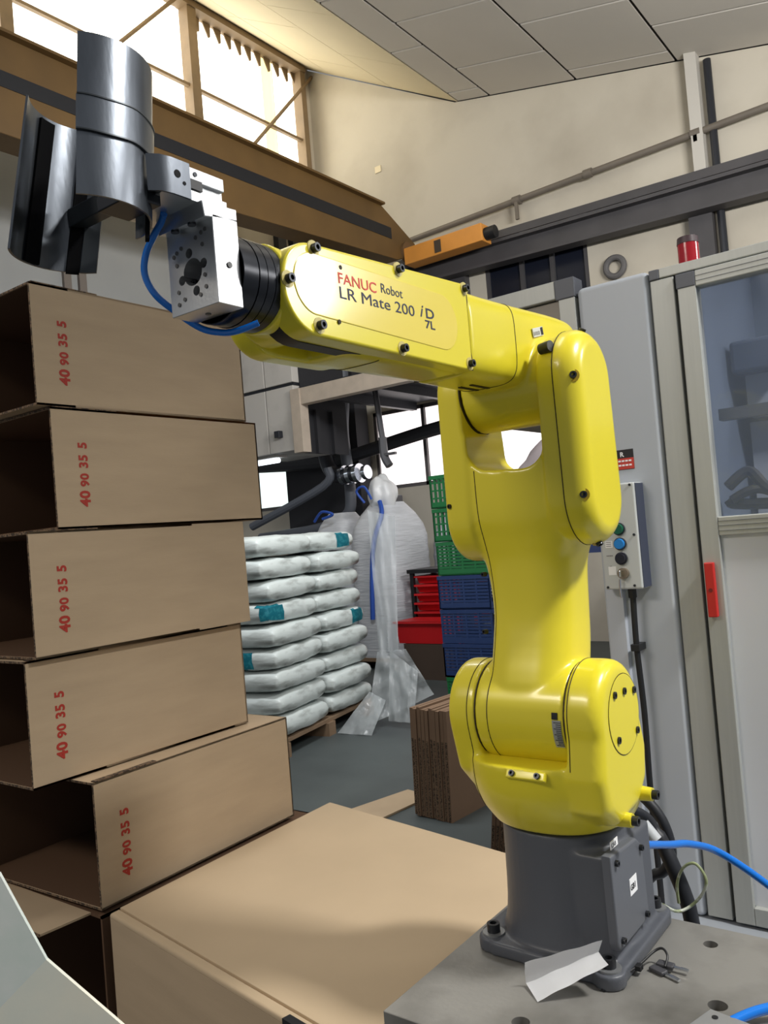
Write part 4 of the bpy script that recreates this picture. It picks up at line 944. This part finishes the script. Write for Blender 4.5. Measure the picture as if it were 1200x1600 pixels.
bm = nb(); box(bm, (-.0965, .528, .463), (-.0925, .543, .476), bev=.001); obj('key_bow', bm, CHROME, ks, smooth=False)
bm = nb(); tube(bm, [(-.100, .540, .458), (-.101, .540, .440), (-.1005, .541, .420)], .0022, n=6); obj('hanging_key', bm, CHROME, ks)
for x, z, w, h in ((-.1285, .5225, .0155, .014), (-.1265, .466, .0165, .0175)):
    bm = nb(); box(bm, (x, .5512, z), (x+w, .552, z+h)); obj('paper_label', bm, PAPER, cx, smooth=False)
bm = nb()
for i in range(3): box(bm, (-.127, .5508, .5335-i*.004), (-.116, .5513, .5345-i*.004))
for i in range(4): box(bm, (-.128+i*.0035, .5512, .505), (-.1258+i*.0035, .5519, .5068))
box(bm, (-.123, .5512, .484), (-.119, .5519, .4848), Matrix.Identity(4)); obj('label_print', bm, mat('faint_print', (110, 104, 110), .6), cx, smooth=False)
for x, z in ((-.131, .441), (-.0665, .648), (-.0745, .4435), (-.0665, .5465)):
    bm = nb(); cyl(bm, (x, .550, z), (x, .5525, z), .0026, n=10); obj('case_screw', bm, BOLT, cx)
bm = nb(); tube(bm, [(-.086, .565, .436), (-.087, .568, .418)], .0085, n=12, smooth=False); tube(bm, [(-.087, .57, .42), (-.089, .57, .32), (-.086, .572, .18), (-.088, .572, .03), (-.085, .57, -.15), (-.085, .57, -.225)], .0062, n=10); pcb = obj('power_cable', bm, BLACK, cx)
for z in (.315,):
    bm = nb(); box(bm, (-.098, .560, z-.007), (-.080, .60, z+.007), bev=.001); obj('cable_clip', bm, BLACK, pcb)
# aluminium guard
g = thing('guard_enclosure', 'aluminium-framed machine guard with a big window right of the white column', 'machine guard', (.35, .9, FZ))
def prof(name, a, b, m=PROF, bev=.002, lab=None):
    bm = nb(); box(bm, a, b, bev=bev); o = obj(name, bm, m, g, smooth=False)
    return o
prof('post', (-.004, YC, -.225), (.0435, YC+.045, 1.058)); prof('top_beam', (.015, YC, 1.060), (1.0, YC+.045, 1.080)); prof('corner_cap', (-.005, YC-.001, 1.059), (.015, YC+.045, 1.080), GCAP)
prof('door_stile', (.0500, YC-.004, -.225), (.0860, YC+.03, 1.029)); prof('door_rail', (.0855, YC-.004, 1.026), (1.0, YC+.03, 1.0575)); prof('corner_cap', (.0480, YC-.005, 1.028), (.0855, YC+.03, 1.0575), GCAP)
prof('door_rail', (.0860, YC-.004, .532), (1.0, YC+.03, .569)); prof('door_rail', (.0860, YC-.004, -.225), (1.0, YC+.03, -.19))
bm = nb(); box(bm, (.0435, YC+.02, -.225), (.0500, YC+.04, 1.06)); obj('door_gap', bm, DARKV, g, smooth=False)
for z in (.541, .551, .560):
    bm = nb(); box(bm, (.0865, YC-.0048, z), (1.0, YC-.004, z+.0008)); obj('rail_groove', bm, GCAP, g, smooth=False)
for z in (1.036, 1.046):
    bm = nb(); box(bm, (.0865, YC-.0048, z), (1.0, YC-.004, z+.0008)); obj('rail_groove', bm, GCAP, g, smooth=False)
bm = nb(); box(bm, (.0860, YC+.008, -.19), (1.0, YC+.02, .532)); obj('lower_panel', bm, mat('white_guard_panel', (214, 217, 222), .4), g, smooth=False)
bm = nb(); box(bm, (.0860, YC+.010, .569), (1.0, YC+.016, 1.026)); obj('window_pane', bm, GLASS, g, smooth=False)
bm = nb(); box(bm, (.03, 1.35, -.22), (1.3, 1.38, 1.27)); prism(bm, [(YC+.045, -.22), (1.38, -.22), (1.38, 1.27), (YC+.045, 1.058)], 'x', -.004, .03); obj('inner_lining', bm, INNER, g, smooth=False)
bm = nb(); box(bm, (.09, YC+.06, .762), (1.0, YC+.09, .785)); obj('inner_crossbar', bm, mat('crossbar_dark', (60, 66, 82), .5), g, smooth=False)
bm = nb(); box(bm, (.06, 1.05, .80), (1.2, 1.30, .90)); obj('inner_beam', bm, INNERP, g, smooth=False)
bm = nb(); box(bm, (.05, 1.1, .5), (.15, 1.2, .79)); obj('inner_pillar', bm, INNERP, g, smooth=False)
bm = nb(); box(bm, (-.02+.06, 1.0, .90), (.16, 1.3, .98), bev=.01); obj('inner_motor', bm, mat('motor_dark', (52, 64, 86), .5), g, smooth=False)
bm = nb(); tube(bm, [(.06, .80, .63), (.10, .82, .66), (.14, .8, .62), (.19, .82, .60), (.3, .82, .62)], .012, n=8); tube(bm, [(.07, .78, .60), (.12, .8, .62), (.2, .82, .59), (.3, .82, .6)], .010, n=8); tube(bm, [(.06, .8, .60), (.09, .8, .59), (.3, .82, .58)], .012, n=8); obj('inner_hoses', bm, BLACK, g)
bm = nb(); box(bm, (.0555, YC-.018, .374), (.0735, YC-.005, .481), bev=.002); hd = obj('red_handle', bm, REDH, g, smooth=False)
bm = nb(); cyl(bm, (.0645, YC-.0185, .427), (.0645, YC-.0175, .427), .004, n=12); obj('handle_screw', bm, mat('dark_red', (120, 24, 24), .5), hd)
lm = thing('beacon_lamp', 'red beacon lamp with a dark cap on top of the guard frame', 'lamp', (.04, .75, 1.08))
bm = nb(); cyl(bm, (.045, .72, 1.0805), (.045, .72, 1.150), .0215, n=28); obj('lens', bm, REDL, lm)
bm = nb(); cyl(bm, (.045, .72, 1.150), (.045, .72, 1.164), .0225, .021, n=28); obj('cap', bm, mat('dark_brown_cap', (70, 52, 56), .5), lm)
# cover box to the left, behind the elbow
mc = thing('machine_cover', 'aluminium framed grey machine cover behind the robot elbow', 'machine cover', (-.3, .8, .82))
bm = nb(); box(bm, (-.43, YC+.01, .822), (-.175, 1.1, 1.07), bev=.004); obj('cover_panel', bm, mat('warm_grey_panel', (150, 143, 134), .55), mc, smooth=False)
bm = nb(); box(bm, (-.43, YC, 1.072), (-.212, YC+.045, 1.112), bev=.002); obj('frame_beam', bm, PROF, mc, smooth=False)
bm = nb(); box(bm, (-.212, YC-.001, 1.068), (-.166, YC+.045, 1.112), bev=.002); obj('corner_cap', bm, GCAP, mc, smooth=False)
bm = nb(); box(bm, (-.206, YC, .83), (-.168, YC+.045, 1.068), bev=.002); obj('frame_post', bm, PROF, mc, smooth=False)
# machine bed
bm = nb(); box(bm, (-.172, .17, FZ), (1.05, 1.40, -.232)); bmesh.ops.bevel(bm, geom=[e for e in bm.edges if abs(e.verts[0].co.z+.232) < 1e-4 and abs(e.verts[1].co.z+.232) < 1e-4], offset=.02, segments=4, affect='EDGES', profile=.5)
bm.verts.ensure_lookup_table()
tag(obj('machine_bed', bm, mat('bed_grey', (150, 155, 162), .4)), 'grey painted machine bed under the guard behind the table', 'machine bed')

# cables and hoses behind the base
bm = nb(); tube(bm, [(.075, .085, .108), (.085, .17, .080), (.10, .22, .066), (.128, .27, .040), (.19, .30, -.012), (.26, .32, -.08), (.36, .34, -.2), (.42, .35, -.228)], .0058, n=12); tag(obj('blue_hose', bm, BLUEH), 'blue air hose arching from the back of the robot base to the right', 'hose')
bm = nb(); tube(bm, [(.24, -.12, .006), (.27, -.09, .014), (.33, -.05, .02), (.45, .0, .012), (.6, .03, .007)], .0058, n=12); tag(obj('blue_hose', bm, BLUEH), 'blue hose end at the bottom right corner of the table', 'hose')
bm = nb(); tube(bm, [(-.01, .20, .12), (.02, .25, .088), (.04, .255, .052), (.058, .25, .015), (.074, .25, -.031), (.081, .25, -.07), (.09, .26, -.225)], lambda t: .0085 if t < .3 else .0125, n=12); cbk = tag(obj('robot_cable', bm, mat('black_sleeve', (34, 36, 42), .5)), 'thick black cable with a pale connector rising behind the robot base', 'cable')
bm = nb(); cyl(bm, (.022, .232, .082), (.042, .232, .058), .0105, n=16); obj('connector_sleeve', bm, mat('pale_connector', (196, 200, 204), .4), cbk)
bm = nb(); tube(bm, [(-.02, .30, .12), (.018, .30, .085), (.036, .30, .05), (.040, .30, .01), (.024, .30, -.02), (.0, .30, -.035), (-.05, .30, -.1), (-.06, .3, -.225)], .009, n=12); tag(obj('robot_cable', bm, mat('black_sleeve', (34, 36, 42), .5)), 'black cable bowing behind the blue hose at the robot base', 'cable')
bm = nb(); tube(bm, [(.094, .096, .021), (.105, .120, .004), (.120, .135, .008), (.138, .14, .028), (.145, .14, .050), (.132, .14, .070), (.114, .14, .062), (.102, .14, .036), (.100, .145, .005)], .0022, n=8); tag(obj('earth_wire', bm, mat('yellow_green_wire', (150, 160, 120), .4, rgb2=(200, 205, 190), vscale=60, mask=(.45, .55))), 'thin pale green earth wire looped beside the rear base bolt', 'wire')

# ================================================================== SMALL THINGS ON THE TABLE
def paper():
    bm = nb(); n = 14
    a, b_, c_, d_ = V((.003, -.157, .032)), V((.0904, -.112, .060)), V((.1030, -.128, .040)), V((.0288, -.179, .001))
    fold0, fold1 = V((.001, -.155, .004)), V((.084, -.112, .045))
    rows = [(a, b_), (a.lerp(fold0, .5)+V((-.002, .002, 0)), b_.lerp(fold1, .5)), (fold0, fold1), (fold0.lerp(d_, .5), fold1.lerp(c_, .5)+V((0, 0, -.001))), (d_, c_)]
    g = [[bm.verts.new(p.lerp(q, j/n)+V((0, 0, .0006*(1+math.sin(j*1.1+i))))) for j in range(n+1)] for i, (p, q) in enumerate(rows)]
    for i in range(4):
        for j in range(n): bm.faces.new((g[i][j], g[i][j+1], g[i+1][j+1], g[i+1][j]))
    bmesh.ops.solidify(bm, geom=bm.faces[:], thickness=.0008); return bm
tag(obj('paper_sheet', paper(), PAPER, ang=40), 'creased white paper leaning on the near base bolt of the robot', 'paper')
kr = thing('cable_tie_keys', 'black cable tie holding two small keys on the steel table', 'keys', (.13, -.06, 0))
bm = nb(); tube(bm, [(.086, -.116, .003), (.098, -.098, .007), (.112, -.060, .010), (.122, -.028, .016), (.132, -.022, .020), (.141, -.030, .016), (.141, -.042, .008)], .0016, n=8); obj('tie', bm, BLACK, kr)
bm = nb(); box(bm, (.110, -.066, .006), (.118, -.056, .013), bev=.001); obj('tie_head', bm, BLACK, kr, smooth=False)
bm = nb(); prism(bm, [(-.0045, -.001), (.0045, -.001), (.0035, .002), (-.0035, .002)], 'y', .0, .018)
for (x, y, a, s) in ((.088, -.120, 20, 1),):
    bmesh.ops.transform(bm, matrix=Matrix.Translation((x, y, .0015)) @ Matrix.Rotation(R(a-35), 4, 'Z') @ Matrix.Scale(.6, 4), verts=bm.verts)
obj('tie_tail', bm, BLACK, kr, smooth=False)
for (x, y, z, a, L) in ((.134, -.046, .0, -98, .030), (.140, -.034, .003, -80, .026)):
    Mk = Matrix.Translation((x, y, z)) @ Matrix.Rotation(R(a-12), 4, 'Z')
    bm = nb(); box(bm, (-.006, -.012, .0008), (.006, .010, .006), Mk, bev=.0018); k = obj('key', bm, mat('dark_key_head', (66, 66, 70), .4), kr, smooth=False)
    bm = nb(); box(bm, (-.0022, .010, .002), (.0022, .010+L*.7, .0042), Mk); box(bm, (-.003, .010+L*.3, .002), (-.0018, .010+L*.6, .0042), Mk); obj('key_blade', bm, CHROME, k, smooth=False)

# ================================================================== MILKY PLASTIC IN THE NEAR LEFT CORNER
t = thing('plastic_tub', 'milky white plastic tub corner cut off at the lower left edge', 'tub', (-.36, -.72, -.2))
def quad(name, P, m, th=.004):
    bm = nb(); vs = [bm.verts.new(p) for p in P]; bm.faces.new(vs); bmesh.ops.subdivide_edges(bm, edges=bm.edges[:], cuts=5, use_grid_fill=True)
    bmesh.ops.solidify(bm, geom=bm.faces[:], thickness=th); return obj(name, bm, m, t, ang=40)
P1, P2, P3 = V((-.272, -.676, .292)), V((-.242, -.651, .205)), V((-.188, -.608, .135))
dn = V((-.06, -.06, -.12)); lf_ = V((-.10, -.075, -.02))
quad('side_panel', [P1, P2, P2+lf_+V((0, 0, -.09)), P1+lf_+V((0, 0, -.05))], POLYG)
quad('front_panel', [P2, P3+(P3-P2)*.6, P3+(P3-P2)*.6+lf_, P2+lf_+V((0, 0, -.09))], POLY)
# ================================================================== RIGHT LAMP WITH AN ADDED LIGHT-BLOCKING SKIRT
area('shaded_lamp_light', (1.5, .32, 2.25), (1.5, .32, 0), .30, .30, 84, (1, .98, .94))
t = thing('lamp_blocker', 'added unseen square skirt that keeps the right lamp off the top cartons', 'lamp', (1.5, .32, 2.25))
bm = nb(); box(bm, (1.2, .0, 2.27), (1.8, .64, 2.29)); box(bm, (1.2, .0, 2.05), (1.215, .64, 2.27)); box(bm, (1.785, .0, 2.05), (1.8, .64, 2.27)); box(bm, (1.2, .0, 2.05), (1.8, .015, 2.27)); box(bm, (1.2, .625, 2.05), (1.8, .64, 2.27))  # opaque skirt added out of view to cut light off the top cartons
obj('shade', bm, GCAP, t, smooth=False)
bm = nb(); cyl(bm, (1.5, .32, 2.29), (1.5, .32, 4.66), .012, n=10); obj('hanging_rod', bm, GCAP, t)
bpy.context.view_layer.update()
